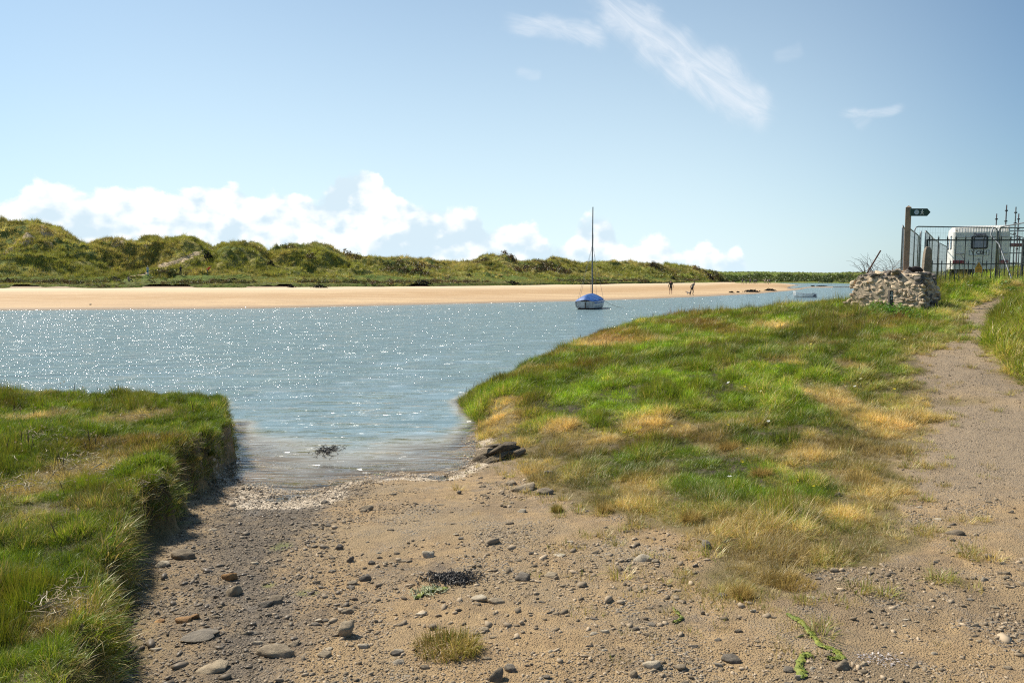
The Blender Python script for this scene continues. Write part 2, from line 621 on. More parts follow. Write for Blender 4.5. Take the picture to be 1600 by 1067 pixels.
# ------------------------------------------------------------------ ground materials
def ground_material():
    m = bpy.data.materials.new('shore_earth')
    m.use_nodes = True
    t = NT(m.node_tree)
    b = m.node_tree.nodes['Principled BSDF']
    geo = t.n('ShaderNodeNewGeometry').outputs['Position']
    mk = t.attr('mask').outputs['Color']
    wet, soil, foam = t.sep(mk)
    ex = t.attr('mask2').outputs['Color']
    pth, straw, algae = t.sep(ex)
    big = t.noise(geo, 1.1, 5, .6)
    mid = t.noise(geo, 9, 6, .65)
    fine = t.noise(geo, 70, 5, .7)
    peb = t.vor(geo, 38, 'F1', 'Color')
    pebd = t.vor(geo, 38, 'F1')
    peb2 = t.vor(geo, 95, 'F1', 'Color')
    peb2d = t.vor(geo, 95, 'F1')
    pr = t.sep(peb)[0]; pr2 = t.sep(peb2)[0]
    sand = t.mix(t.smooth(mid, .3, .7), (.43, .285, .135), (.30, .195, .095))
    sand = t.mix(t.smooth(big, .42, .62), sand, (.33, .23, .12))
    sand = t.mix(t.m('MULTIPLY', t.smooth(fine, .5, .75), .6), sand, (.2, .14, .085))
    sand = t.mix(t.m('MULTIPLY', t.smooth(t.noise(geo, .75, 6, .7), .50, .60), .55), sand, (.19, .135, .08))
    # grit
    grit = t.mix(pr2, (.13, .11, .09), (.42, .36, .28))
    gf = t.m('MULTIPLY', t.smooth(peb2d, .55, .3), t.smooth(t.m('ADD', t.m('MULTIPLY', t.noise(geo, 3.3, 4), .9), t.m('MULTIPLY', pth, .25)), .42, .62))
    c = t.mix(t.m('MULTIPLY', gf, .8), sand, grit)
    grit2 = t.mix(pr, (.12, .105, .09), (.40, .35, .28))
    gf2 = t.m('MULTIPLY', t.smooth(pebd, .5, .3), t.smooth(t.noise(geo, 2.1, 3), .5, .64))
    c = t.mix(t.m('MULTIPLY', gf2, .75), c, grit2)
    # path: greyer compacted grit
    pc = t.mix(t.smooth(fine, .35, .65), (.37, .265, .155), (.23, .165, .10))
    pc = t.mix(t.m('MULTIPLY', t.smooth(peb2d, .55, .3), .55), pc, grit)
    pc = t.mix(t.smooth(t.noise(geo, .8, 3), .5, .7), pc, (.37, .26, .145))
    c = t.mix(pth, c, pc)
    # wet dark gravel
    wc = t.mix(pr2, (.06, .045, .03), (.25, .19, .125))
    wc = t.mix(t.smooth(mid, .45, .7), wc, (.12, .09, .062))
    wetn = t.smooth(t.m('ADD', wet, t.m('MULTIPLY', t.m('SUBTRACT', t.noise(geo, 4.5, 5, .65), .5), .9)), .35, .75)
    c = t.mix(wetn, c, wc)
    # soil below the grass and on the bank
    sc = t.mix(t.smooth(mid, .35, .65), (.045, .034, .02), (.10, .075, .035))
    sc = t.mix(straw, sc, t.mix(fine, (.26, .19, .075), (.16, .115, .045)))
    c = t.mix(soil, c, sc)
    al = t.mix(fine, (.12, .17, .02), (.22, .24, .05))
    c = t.mix(algae, c, al)
    fn = t.smooth(t.m('ADD', foam, t.m('MULTIPLY', t.m('SUBTRACT', t.noise(geo, 14, 6, .8), .5), 2.4)), .48, .80)
    c = t.mix(fn, c, t.mix(fine, (.72, .60, .45), (.50, .39, .27)))
    t.set(b.inputs['Base Color'], c)
    damp = t.smooth(t.noise(geo, 1.7, 4, .6), .5, .66)
    r = t.m('SUBTRACT', .92, t.m('MULTIPLY', wetn, t.m('MULTIPLY', damp, .45)))
    t.set(b.inputs['Roughness'], r)
    h = t.m('ADD', t.m('MULTIPLY', t.smooth(peb2d, .6, .1), .35), t.m('MULTIPLY', fine, .6))
    h = t.m('ADD', h, t.m('ADD', t.m('MULTIPLY', t.m('MULTIPLY', t.smooth(pebd, .55, .1), gf2), .8), t.m('MULTIPLY', mid, 1.3)))
    t.set(b.inputs['Normal'], t.bump(h, .9, .022))
    return m


GROUND = ground_material()

# near terrain fan
R = np.concatenate([np.geomspace(2.2, 60, 520), np.geomspace(62, 700, 60)])
T = np.concatenate([np.linspace(-1.35, -.75, 50, endpoint=False), np.linspace(-.75, .75, 620), np.linspace(.75, 1.6, 50)[1:]])
ORG = -1.6
rr, tt = np.meshgrid(R, T, indexing='ij')
GX = rr * tt
GY = rr + ORG
gshape = GX.shape
fx, fy = GX.ravel(), GY.ravel()
GZ = H(fx, fy)
g, ds, bd, md, pd = masks(fx, fy)


def blob(x, y, u, v, ru, rv, soft=1.0):
    """soft ellipse on the land, given by the image spot it covers"""
    cx, cy = G(u, v)
    x1, _ = G(u + ru, v)
    _, y0 = G(u, v + rv); _, y1 = G(u, v - rv)
    a = abs(x1 - cx); bb = max(.05, abs(y1 - y0) / 2)
    q = np.hypot((x - cx) / a, (y - cy) / bb)
    return sstep(1 + .35 * soft, 1 - .45 * soft, q) if False else 1 - sstep(1 - .45 * soft, 1 + .35 * soft, q)


straw_blobs = [(785, 655, 35, 28), (1060, 665, 110, 22), (1010, 735, 50, 30), (1230, 700, 110, 30), (1340, 650, 60, 40), (1210, 512, 45, 10), (930, 700, 60, 25),
               (880, 680, 45, 18), (940, 540, 60, 10), (1370, 760, 70, 40), (1130, 700, 50, 18), (1290, 620, 50, 20), (1000, 770, 60, 30), (1330, 570, 30, 12)]
green_blobs = [(1190, 690, 70, 20), (980, 720, 70, 22), (1150, 640, 120, 22), (1240, 770, 70, 22), (870, 630, 60, 22), (1090, 760, 60, 18), (1050, 600, 200, 25)]
marsh_straw = [(130, 735, 60, 28), (210, 655, 50, 16), (60, 655, 60, 10), (40, 770, 60, 14), (110, 960, 70, 40)]


def strawness(x, y):
    g, ds, bd, md, pd = masks(x, y)
    n = fbm(x, y, 1.1, 4, 55)
    s = (1 - sstep(.15, 1.25, -bd)) * .9 * (1 - sstep(9, 12.5, y)) + .001
    s = np.maximum(s, (1 - sstep(.1, .7, -bd)) * .5)
    s = np.maximum(s, sstep(.62, .74, n) * .6 * sstep(30, 12, y) if False else sstep(.60, .72, n) * .55)
    for bl in straw_blobs:
        s = np.maximum(s, blob(x, y, *bl) * .95)
    for bl in green_blobs:
        s = s * (1 - .85 * blob(x, y, *bl))
    ml = md > -.02
    s2 = sstep(.62, .75, fbm(x, y, .8, 4, 66)) * .45
    for bl in marsh_straw:
        s2 = np.maximum(s2, blob(x, y, *bl) * .9)
    s2 = np.maximum(s2, (1 - sstep(0, .12, md)) * .3)
    s = np.where(ml, s2, s)
    far = (x > 8) & (sdist(x, y, rb) > -.5)
    s = np.where(far, s2 * .5, s)
    return np.clip(s, 0, 1)


ST = strawness(fx, fy)
# wet band runs down the slipway on the left
wet_poly = [P(330, 745, 0), P(600, 742, .1), P(520, 850, .25), P(540, 960, .4), P(480, 1067, .5), (-.9, 1.0), (-2.2, 1.0), P(200, 1067, .5), P(230, 850, .3)]
wd = sdist(fx, fy, wet_poly)
wet = sstep(-.5, .7, wd) * .74
wet = np.maximum(wet, .55 * np.exp(-np.maximum(ds, 0) / .35) * (bd > 0))
for bl in [(640, 890, 110, 30), (1060, 960, 120, 40), (760, 760, 40, 20)]:
    wet = np.maximum(wet, .45 * blob(fx, fy, *bl))
wet *= (g < .5)
wet = np.where(ds < -.05, wet * .2, wet)
foam = np.exp(-((ds - .12) / .16) ** 2) * ((fx > -3.4) & (fx < .0) & (fy < 10.4)) * (.1 + .9 * fbm(fx, fy, 2.0, 3, 8))
for bl in [(450, 782, 90, 14)]:
    foam = np.maximum(foam, .9 * blob(fx, fy, *bl))
foam = np.clip(foam * 1.35, 0, 1.2)
soil = np.maximum(g, np.exp(-(np.minimum(md, 0) / .14) ** 2) * .95)
soil = np.where((ds < 0), .08, soil)
soil = np.clip(soil, 0, 1)
pth = sstep(-.5, .6, pd + (fbm(fx, fy, 1.5, 3, 21) - .5) * .8)
algae = np.zeros_like(fx)
for bl in [(255, 740, 14, 5), (440, 855, 16, 6), (420, 912, 10, 4), (480, 925, 18, 4), (150, 0, 0, 0)][:4]:
    algae = np.maximum(algae, blob(fx, fy, *bl) * .5)
red = blob(fx, fy, 1500, 629, 60, 7)
M1 = np.stack([np.maximum(wet, 0), soil, foam, np.ones_like(fx)], -1)
M2 = np.stack([pth, np.clip(np.maximum(ST, red), 0, 1), algae, np.ones_like(fx)], -1)
M1[:, 1] = np.maximum(M1[:, 1], red * .6)
Vt = np.stack([fx, fy, GZ], -1)
# split the quads by what lies there
ctr = lambda a: .25 * (a.reshape(gshape)[:-1, :-1] + a.reshape(gshape)[1:, 1:] + a.reshape(gshape)[:-1, 1:] + a.reshape(gshape)[1:, :-1])
cg, cds, cpd, cmd = ctr(g), ctr(ds), ctr(pd), ctr(md)
cy_ = ctr(fy)
cx_ = ctr(fx)
is_marsh = cmd > -.16
is_path = (cpd > 0) & ~is_marsh & (cg < .5)
is_bed = (cds < 0) & ~is_marsh
is_grass = (cg >= .5) & ~is_marsh & ~is_bed
is_slip = ~(is_marsh | is_path | is_bed | is_grass)
for nm, kp in [('marsh_bank_ground', is_marsh), ('gravel_path', is_path), ('river_bed', is_bed), ('meadow_ground', is_grass), ('foreshore_ground', is_slip)]:
    V_, F_, A_ = compact(Vt, grid_faces(*gshape, keep=kp), {'mask': M1, 'mask2': M2})
    me = raw_mesh(nm, V_, F_, GROUND)
    for k_, a_ in A_.items():
        set_attr(me, k_, a_, 'FLOAT_COLOR')
    tag(link(bpy.data.objects.new(nm, me)), kind='structure')

# ------------------------------------------------------------------ far beach and dunes, by bearing
HV = 436.0
UW = [-1500, -400, 0, 400, 700, 900, 1000, 1100, 1180, 1245, 1262, 1400]
VW = [500, 488, 484, 481, 474.5, 470, 467, 463, 459, 453, 449.5, 449.0]
UF = [-1500, -200, 0, 400, 700, 900, 1100, 1135, 1150, 1400]
VF = [452, 450, 450, 449.5, 447, 444.5, 441.8, 440.5, 440, 440]
UC = [-1500, -900, -300, -60, 0, 50, 90, 140, 165, 185, 215, 235, 262, 290, 318, 335, 352, 385, 410, 421, 432, 455, 480, 505, 522, 545, 585, 605, 640, 690, 745, 757, 790, 805,
      850, 865, 885, 905, 950, 1000, 1050, 1095, 1120, 1135, 1148, 1400]
VC = [372, 380, 362, 352, 349, 347, 357, 385, 378, 376, 380, 374, 374, 368, 376, 386, 377, 378, 384, 397, 392, 384, 382, 385, 393, 401, 400, 403, 402, 411, 408, 400, 401, 409,
      409, 404, 406, 412, 409, 411, 414, 419, 426, 434, 439.5, 440]


def uof(x, y):
    return 800 + F * x / np.maximum(y, 1e-3) * 1.0


def rw_(u): return F * (EYE - 0.0) / (np.interp(u, UW, VW) - HV)
def zf_(u): return np.interp(u, [-1500, 0, 700, 1000, 1150], [1.0, 1.0, .95, .9, .8])
def rf_(u): return np.minimum(F * (EYE - zf_(u)) / np.maximum(np.interp(u, UF, VF) - HV, 1), 330)
def rc_(u): return rf_(u) + np.interp(u, [-1500, 0, 400, 700, 1000, 1130, 1150], [60, 55, 60, 85, 90, 55, 30])


def far_z(x, y, dune=True):
    """height of the far shore; y is the depth from the camera"""
    x = np.asarray(x, float); y = np.asarray(y, float)
    u = uof(x, y)
    rw, rf, rc = rw_(u), rf_(u), rc_(u)
    rw = np.minimum(rw, rf - 4)
    z = np.where(y < rw, np.maximum(-1.2, .12 * (y - rw)), 0)
    s = np.clip((y - rw) / (rf - rw), 0, 1)
    z = np.where(y >= rw, zf_(u) * (s ** .75), z)
    z = z + np.where(y > rw, (fbm(x, y, .08, 3, 91) - .5) * .10 * sstep(0, .2, s), 0)
    if dune:
        Hc = EYE + (HV - np.interp(u, UC, VC)) / F * rc - .95
        q = (y - rf) / (rc - rf)
        qc = np.clip(q, 0, 1)
        lump = fbm(x + 300, y, .05, 4, 31) - .5
        lump2 = fbm(x, y, .2, 4, 32, .6) - .5
        flat = zf_(u) + .45 * sstep(0, .012, q) + 1.2 * sstep(0, .42, q)
        up = sstep(.3, 1.0, qc + lump * .35 * sstep(0, .3, qc) * (1 - qc))
        ridge = np.abs(fbm(x, y, .07, 3, 34) - .5)
        zd = flat + (Hc - flat) * up + (lump * 6.0 - ridge * 6 + .9) * np.clip(qc * (1 - qc) * 4, 0, 1) * sstep(.2, .6, qc) * np.clip((Hc - 2) / 10, .1, 1)
        zd = zd + (lump2 * 1.9 + (fbm(x, y, .55, 3, 35) - .5) * .9 - (np.abs(fbm(x + 50, y, .13, 3, 36) - .5) - .12) * 9) * sstep(.1, .5, qc) * np.clip(Hc / 8, .2, 1)
        back = sstep(1.0, 1.9, q)
        zd = zd - back * np.maximum(Hc - 2, 0) * .6
        z = np.where(y > rf, zd, z)
    edge = sstep(1118, 1150, u)
    flatz = .8 - sstep(300, 345, y) * 2.2
    z = np.where((u > 1118) & (y > rf - 1), z * (1 - edge) + flatz * edge, z)
    z = np.where(u > 1148, np.where(y < rw, z, np.minimum(z, .8) - sstep(290, 345, y) * 2.2 - sstep(1205, 1262, u) * sstep(rw, rw + 60, y) * .9), z)
    return z


def FP(u, r):
    x = (u - 800) / F * r
    return x, r, float(far_z(np.array([x]), np.array([r]))[0])


def FG(u, v, r0=60, r1=330):
    """sight line onto the far shore"""
    d = pix_dir(u, v)
    ts = np.linspace(r0, r1, 2400) / d[1]
    x = d[0] * ts; y = d[1] * ts; z = EYE + d[2] * ts
    h = far_z(x, y)
    hit = z < h
    k = np.argmax(hit) if hit.any() else len(ts) - 1
    return float(x[k]), float(y[k]), float(h[k])


def sand_material():
    m = bpy.data.materials.new('beach_sand')
    m.use_nodes = True
    t = NT(m.node_tree)
    b = m.node_tree.nodes['Principled BSDF']
    geo = t.n('ShaderNodeNewGeometry').outputs['Position']
    a = t.attr('edge').outputs['Fac']
    st = t.m('ADD', t.m('MULTIPLY', t.noise(t.map(geo, (.012, .16, 1)), 1.0, 6, .65), .55), t.m('MULTIPLY', t.noise(t.map(geo, (.06, .09, 1), (0, 0, .4)), 1.0, 5, .65, .8), .45))
    fn = t.noise(t.map(geo, (.25, .6, 1)), 1.0, 6, .7)
    c = t.mix(t.smooth(st, .38, .62), (.60, .42, .225), (.47, .30, .15))
    c = t.mix(t.m('MULTIPLY', t.smooth(fn, .45, .75), .5), c, (.36, .25, .14))
    c = t.mix(t.m('MULTIPLY', t.m('MULTIPLY', t.smooth(a, .15, .3), t.smooth(a, .62, .42)), t.smooth(fn, .3, .55)), c, (.44, .27, .12))
    c = t.mix(t.smooth(a, .55, .95), c, (.66, .50, .31))
    c = t.mix(t.smooth(a, .06, .01), c, (.33, .23, .14))
    t.set(b.inputs['Base Color'], c)
    b.inputs['Roughness'].default_value = .9
    t.set(b.inputs['Normal'], t.bump(t.m('ADD', fn, t.noise(geo, 2.5, 4)), .8, .12))
    return m


def dune_material():
    m = bpy.data.materials.new('dune_turf')
    m.use_nodes = True
    t = NT(m.node_tree)
    b = m.node_tree.nodes['Principled BSDF']
    geo = t.n('ShaderNodeNewGeometry').outputs['Position']
    cc = t.attr('mask').outputs['Color']
    snd, gr, fore = t.sep(cc)
    n1 = t.noise(geo, .07, 5, .6)
    n2 = t.noise(geo, .35, 6, .65)
    n3 = t.noise(geo, 1.6, 5, .7)
    c = t.mix(t.smooth(n2, .38, .62), (.21, .23, .04), (.42, .35, .11))
    c = t.mix(t.smooth(n1, .45, .62), c, (.11, .16, .035))
    c = t.mix(t.m('MULTIPLY', t.smooth(n3, .5, .75), .6), c, (.34, .27, .13))
    c = t.mix(t.m('MULTIPLY', gr, t.smooth(n2, .3, .55)), c, (.15, .21, .035))
    c = t.mix(t.m('MULTIPLY', fore, t.smooth(n3, .4, .6)), c, (.14, .085, .04))
    c = t.mix(t.smooth(t.m('ADD', snd, t.m('MULTIPLY', t.m('SUBTRACT', n3, .5), .5)), .4, .6), c, (.74, .56, .34))
    t.set(b.inputs['Base Color'], c)
    b.inputs['Roughness'].default_value = .95
    b.inputs['Specular IOR Level'].default_value = .15
    t.set(b.inputs['Normal'], t.bump(t.m('ADD', n3, t.m('MULTIPLY', n2, 2)), 1.0, .8))
    return m


SAND = sand_material()
DUNE = dune_material()

# beach sheet
U1 = np.linspace(-1400, 1300, 620)
S1 = np.concatenate([[-.35, -.12], np.linspace(0, 1, 60)])
uu, ss = np.meshgrid(U1, S1, indexing='ij')
rwg, rfg = rw_(uu), rf_(uu)
rfg = np.where(uu > 1140, 350, rfg + .5)
rwg = np.minimum(rwg, rfg - 5)
yy = rwg + ss * (rfg - rwg)
xx = (uu - 800) / F * yy
zz = far_z(xx.ravel(), yy.ravel(), dune=False)
me = raw_mesh('sand_beach', np.stack([xx.ravel(), yy.ravel(), zz], -1), grid_faces(*uu.shape)[:, ::-1], SAND)
set_attr(me, 'edge', np.clip(ss, 0, 1).ravel())
tag(link(bpy.data.objects.new('sand_beach', me)), kind='structure')

# dune sheet
U2 = np.linspace(-1300, 1150, 1000)
S2 = np.concatenate([np.linspace(0, .03, 5, endpoint=False), np.linspace(.03, 1.15, 170), np.linspace(1.15, 2.3, 22)[1:]])
uu, ss = np.meshgrid(U2, S2, indexing='ij')
rfg, rcg = rf_(uu), rc_(uu)
yy = rfg + ss * (rcg - rfg)
# uneven foot of the vegetation
yy = yy + (fbm(uu, uu * 0, .012, 4, 3) - .5) * 9 * (1 - sstep(0, .3, ss))
xx = (uu - 800) / F * yy
dz = far_z(xx.ravel(), np.maximum(yy, rfg + .02 + ss * .1).ravel())
dz = dz + .02
sandm = np.zeros(uu.size)
path_uv = [(262, 414), (275, 410), (292, 402), (306, 399), (330, 386), (338, 380)]
vimg = 533.5 - F * np.tan(np.arctan2(dz - EYE, yy.ravel()) + PITCH)
sp = seg_dist(uu.ravel(), vimg, [(252, 417), (278, 409), (300, 401), (312, 396)], False)
sandm = np.maximum(sandm, 1 - sstep(2.6, 4.2, sp))
sp = seg_dist(uu.ravel(), vimg, [(312, 396), (330, 386), (340, 378)], False)
sandm = np.maximum(sandm, .95 * (1 - sstep(.8, 2.2, sp)))
sp = seg_dist(uu.ravel(), vimg, [(205, 433), (240, 425)], False)
sandm = np.maximum(sandm, .75 * (1 - sstep(1.2, 2.8, sp)))
for (a_, b_) in [((229, 378), (236, 392)), ((419, 400), (424, 410)), ((475, 386), (486, 402)), ((1060, 424), (1075, 427)), ((1115, 428), (1135, 439))]:
    sp = seg_dist(uu.ravel(), vimg, [a_, b_], False)
    sandm = np.maximum(sandm, .62 * (1 - sstep(.8, 2.6, sp)))
q2 = ss.ravel()
scar = sstep(.63, .72, fbm(xx.ravel(), yy.ravel(), .11, 4, 777)) * sstep(.35, .6, q2) * (1 - sstep(1.0, 1.2, q2))
sandm = np.maximum(sandm, scar * .62)
grn = (1 - sstep(.25, .5, q2)) * .9
fore = np.exp(-((q2 - .08) / .08) ** 2)
Md = np.stack([sandm, grn, fore, np.ones_like(q2)], -1)
me = raw_mesh('dune_hills', np.stack([xx.ravel(), yy.ravel(), dz], -1), grid_faces(*uu.shape)[:, ::-1], DUNE)
set_attr(me, 'mask', Md, 'FLOAT_COLOR')
tag(link(bpy.data.objects.new('dune_hills', me)), kind='structure')

# far headland behind the river bend
U3 = np.linspace(1040, 2600, 420)
S3 = np.linspace(0, 1.6, 60)
uu, ss = np.meshgrid(U3, S3, indexing='ij')
rf3 = np.interp(uu, [1040, 1180, 1300, 1340, 2600], [420, 420, 400, 330, 300])
rc3 = rf3 + 260
vc3 = np.interp(uu, [1040, 1130, 1160, 1200, 1235, 1260, 1300, 1340, 1600, 2000, 2600], [427, 426, 425.5, 425, 425.5, 427, 428, 426, 424, 415, 410])
yy = rf3 + ss * (rc3 - rf3)
xx = (uu - 800) / F * yy
hc = EYE + (HV - vc3) / F * rc3
z3 = .3 + (hc - .3) * sstep(-.05, 1.0, np.clip(ss, 0, 1)) + (fbm(xx, yy, .03, 4, 71) - .5) * 3.0 * sstep(.02, .3, ss) - sstep(1, 1.6, ss) * 6 - (ss < .02) * 1.6
me = raw_mesh('headland_hills', np.stack([xx.ravel(), yy.ravel(), z3.ravel()], -1), grid_faces(*uu.shape)[:, ::-1], DUNE)
set_attr(me, 'mask', np.stack([0 * ss.ravel(), .8 * np.ones(ss.size), .3 * np.exp(-((ss.ravel() - .05) / .1) ** 2), np.ones(ss.size)], -1), 'FLOAT_COLOR')
tag(link(bpy.data.objects.new('headland_hills', me)), kind='structure')
hd_pts = (uu.ravel(), xx.ravel(), yy.ravel(), z3.ravel(), ss.ravel())

# ground sheet under everything, out to the horizon
me = raw_mesh('ground', np.array([(-4000, -4000, -2.6), (4000, -4000, -2.6), (4000, 5000, -2.6), (-4000, 5000, -2.6)], float), np.array([[0, 1, 2, 3]]), DUNE)
set_attr(me, 'mask', np.tile([0, .5, 0, 1], (4, 1)), 'FLOAT_COLOR')
tag(link(bpy.data.objects.new('ground', me)), kind='structure')


# ------------------------------------------------------------------ water
def water_material():
    m = bpy.data.materials.new('river_water')
    m.use_nodes = True
    t = NT(m.node_tree)
    m.node_tree.nodes.remove(m.node_tree.nodes['Principled BSDF'])
    out = m.node_tree.nodes['Material Output']
    geo = t.n('ShaderNodeNewGeometry').outputs['Position']
    dep = t.attr('depth').outputs['Fac']
    chop = t.attr('chop').outputs['Fac']
    w1 = t.noise(t.map(geo, (.55, 2.5, 1), (0, 0, .06)), 1.0, 3, .5, .3)      # calm swell bands of the inlet
    w2 = t.noise(t.map(geo, (2.6, 8.5, 1), (0, 0, -.1)), 1.0, 4, .55, .2)
    w3 = t.noise(t.map(geo, (9, 17, 1), (0, 0, .3)), 1.0, 4, .6)
    w4 = t.noise(t.map(geo, (3.2, 4.6, 1), (0, 0, -.5)), 1.0, 5, .65)
    calm = t.m('ADD', t.m('MULTIPLY', w1, 2.3), t.m('ADD', t.m('MULTIPLY', w2, .30), t.m('MULTIPLY', w3, .05)))
    rough_ = t.m('ADD', t.m('MULTIPLY', w4, 1.5), t.m('ADD', t.m('MULTIPLY', w2, .5), t.m('MULTIPLY', w3, .5)))
    mixh = t.m('ADD', t.m('MULTIPLY', calm, t.m('SUBTRACT', 1.0, chop)), t.m('MULTIPLY', rough_, chop))
    w7 = t.noise(t.map(geo, (.42, 1.15, 1), (0, 0, .15)), 1.0, 4, .55, .4)
    mixh = t.m('ADD', mixh, t.m('MULTIPLY', t.m('MULTIPLY', w7, 5.0), t.m('ADD', t.m('MULTIPLY', chop, .75), .25)))
    nrm = t.bump(mixh, 1.0, .066)
    w6 = t.smooth(t.noise(t.map(geo, (.5, 1.1, 1)), 1.0, 6, .7), .48, .62)
    fn_ = t.v('SUBTRACT', t.vor(t.map(geo, (12, 20, 1)), 1.0, 'F1', 'Color'), (.5, .5, .5))
    ff_ = t.v('SUBTRACT', t.vor(t.map(geo, (5, 1.9, 1)), 1.0, 'F1', 'Color'), (.5, .5, .5))
    dd_ = t.smooth(t.sep(geo)[1], 13, 22)
    vm = t.n('ShaderNodeMix', data_type='VECTOR')
    t.set(vm.inputs[0], dd_); t.set(vm.inputs[4], fn_); t.set(vm.inputs[5], ff_)
    fac = t.v('MULTIPLY', vm.outputs[1], (1.35, 1.75, 0))
    nrm2 = t.v('NORMALIZE', t.v('ADD', nrm, fac))
    gl = t.n('ShaderNodeBsdfGlossy')
    gl.inputs['Roughness'].default_value = .06
    t.set(gl.inputs['Color'], (.95, .97, 1.0))
    t.set(gl.inputs['Normal'], nrm)
    g2 = t.n('ShaderNodeBsdfGlossy')
    g2.inputs['Roughness'].default_value = .17
    t.set(g2.inputs['Normal'], nrm2)
    df = t.n('ShaderNodeBsdfDiffuse')
    t.set(df.inputs['Color'], t.mix(t.smooth(dep, .15, .9), (.40, .355, .275), (.185, .265, .28)))
    t.set(df.inputs['Normal'], nrm)
    tr = t.n('ShaderNodeBsdfTransparent')
    t.set(tr.inputs['Color'], (.90, .87, .78))
    mx = t.n('ShaderNodeMixShader')
    t.set(mx.inputs[0], t.smooth(dep, .0, .5, .10, 1.0)); t.set(mx.inputs[1], tr.outputs[0]); t.set(mx.inputs[2], df.outputs[0])
    fr = t.n('ShaderNodeFresnel')
    fr.inputs['IOR'].default_value = 1.333
    t.set(fr.inputs['Normal'], nrm)
    mo = t.n('ShaderNodeMixShader')
    t.set(mo.inputs[0], t.m('MULTIPLY', fr.outputs[0], .96)); t.set(mo.inputs[1], mx.outputs[0]); 
    gm = t.n('ShaderNodeMixShader'); t.set(gm.inputs[0], t.m('MULTIPLY', w6, t.m('ADD', t.m('MULTIPLY', chop, .105), .04))); t.set(gm.inputs[1], gl.outputs[0]); t.set(gm.inputs[2], g2.outputs[0])
    t.set(mo.inputs[2], gm.outputs[0])
    t.set(out.inputs[0], mo.outputs[0])
    return m


WATER = water_material()
Rw = np.concatenate([np.geomspace(6.5, 62, 260), np.geomspace(64, 2600, 80)])
Tw = np.linspace(-1.5, 1.7, 420)
rr2, tt2 = np.meshgrid(Rw, Tw, indexing='ij')
wxg, wyg = (rr2 * tt2).ravel(), (rr2 - 1.6).ravel()
hz_ = H0(wxg, wyg)
farz = far_z(wxg, np.maximum(wyg, 1))
hz_ = np.where(wyg > 50, np.maximum(hz_, np.where(wyg < 345, farz, -1.3)), hz_)
depth = np.clip(-hz_ / .42, 0, 1)
chop = sstep(9, 24, wyg + wxg * -.45 + (fbm(wxg, wyg, .35, 4, 18) - .5) * 14)
keep = ctr_w = (.25 * (hz_.reshape(rr2.shape)[:-1, :-1] + hz_.reshape(rr2.shape)[1:, 1:] + hz_.reshape(rr2.shape)[:-1, 1:] + hz_.reshape(rr2.shape)[1:, :-1])) < .22
V_, F_, A_ = compact(np.stack([wxg, wyg, np.zeros_like(wxg)], -1), grid_faces(*rr2.shape, keep=keep), {'depth': depth, 'chop': chop})
wa = (fbm(V_[:, 0] * .9, V_[:, 1] * 3.0, 1.0, 3, 88) - .5)
V_[:, 2] = wa * .022 * np.clip(40 / np.maximum(V_[:, 1], 1), 0, 1)
me = raw_mesh('river_water', V_, F_, WATER)
for k_, a_ in A_.items():
    set_attr(me, k_, a_)
tag(link(bpy.data.objects.new('river_water', me)), kind='structure')


# ------------------------------------------------------------------ plants
def leaf_material(name, green, green2, straw, brown, trans=.35):
    """blades; per instance: tint.x = dryness, tint.y = brightness, tint.z = red-brown share"""
    m = bpy.data.materials.new(name)
    m.use_nodes = True
    t = NT(m.node_tree)
    m.node_tree.nodes.remove(m.node_tree.nodes['Principled BSDF'])
    out = m.node_tree.nodes['Material Output']
    tx, ty, tz = t.sep(t.attr('tint', 'INSTANCER').outputs['Vector'])
    h = t.attr('along').outputs['Fac']
    rnd = t.attr('blade').outputs['Fac']
    g = t.mix(rnd, green, green2)
    s = t.mix(rnd, straw, tuple(c * .72 for c in straw))
    dry = t.m('GREATER_THAN', t.m('ADD', tx, t.m('MULTIPLY', t.m('SUBTRACT', t.m('FRACT', t.m('MULTIPLY', rnd, 7.31)), .5), .9)), .5)
    dry = t.m('ADD', t.m('MULTIPLY', dry, .75), t.m('MULTIPLY', tx, .25))
    c = t.mix(dry, g, s)
    c = t.mix(t.m('MULTIPLY', t.smooth(h, .35, 0), .45), c, tuple(q * .8 for q in straw))
    c = t.mix(t.m('MULTIPLY', tz, t.smooth(h, .25, .8)), c, brown)
    c = t.mix(1.0, c, t.comb(ty, ty, ty), 'MULTIPLY')
    d = t.n('ShaderNodeBsdfDiffuse'); t.set(d.inputs[0], c)
    tl = t.n('ShaderNodeBsdfTranslucent'); t.set(tl.inputs[0], t.mix(1.0, c, (1.25, 1.2, .7), 'MULTIPLY'))
    mx = t.n('ShaderNodeMixShader'); mx.inputs[0].default_value = trans
    t.set(mx.inputs[1], d.outputs[0]); t.set(mx.inputs[2], tl.outputs[0])
    gl = t.n('ShaderNodeBsdfGlossy'); gl.inputs['Roughness'].default_value = .45; t.set(gl.inputs[0], (.9, .92, .85))
    m2 = t.n('ShaderNodeMixShader'); m2.inputs[0].default_value = .035
    t.set(m2.inputs[1], mx.outputs[0]); t.set(m2.inputs[2], gl.outputs[0])
    t.set(out.inputs[0], m2.outputs[0])
    return m


GRASS = leaf_material('grass_blades', (.105, .205, .012), (.25, .32, .02), (.62, .465, .205), (.24, .10, .035))
LUSH = leaf_material('lush_leaves', (.070, .185, .018), (.12, .26, .03), (.42, .33, .12), (.18, .08, .03))
MARRAM = leaf_material('marram_blades', (.20, .235, .045), (.32, .31, .07), (.54, .43, .19), (.17, .10, .045), .3)
SCRUB = leaf_material('shrub_leaves', (.055, .09, .02), (.09, .13, .03), (.20, .14, .06), (.13, .055, .035), .2)
GORSE = leaf_material('yellow_green_leaves', (.14, .20, .02), (.24, .28, .03), (.3, .25, .1), (.13, .055, .035), .3)


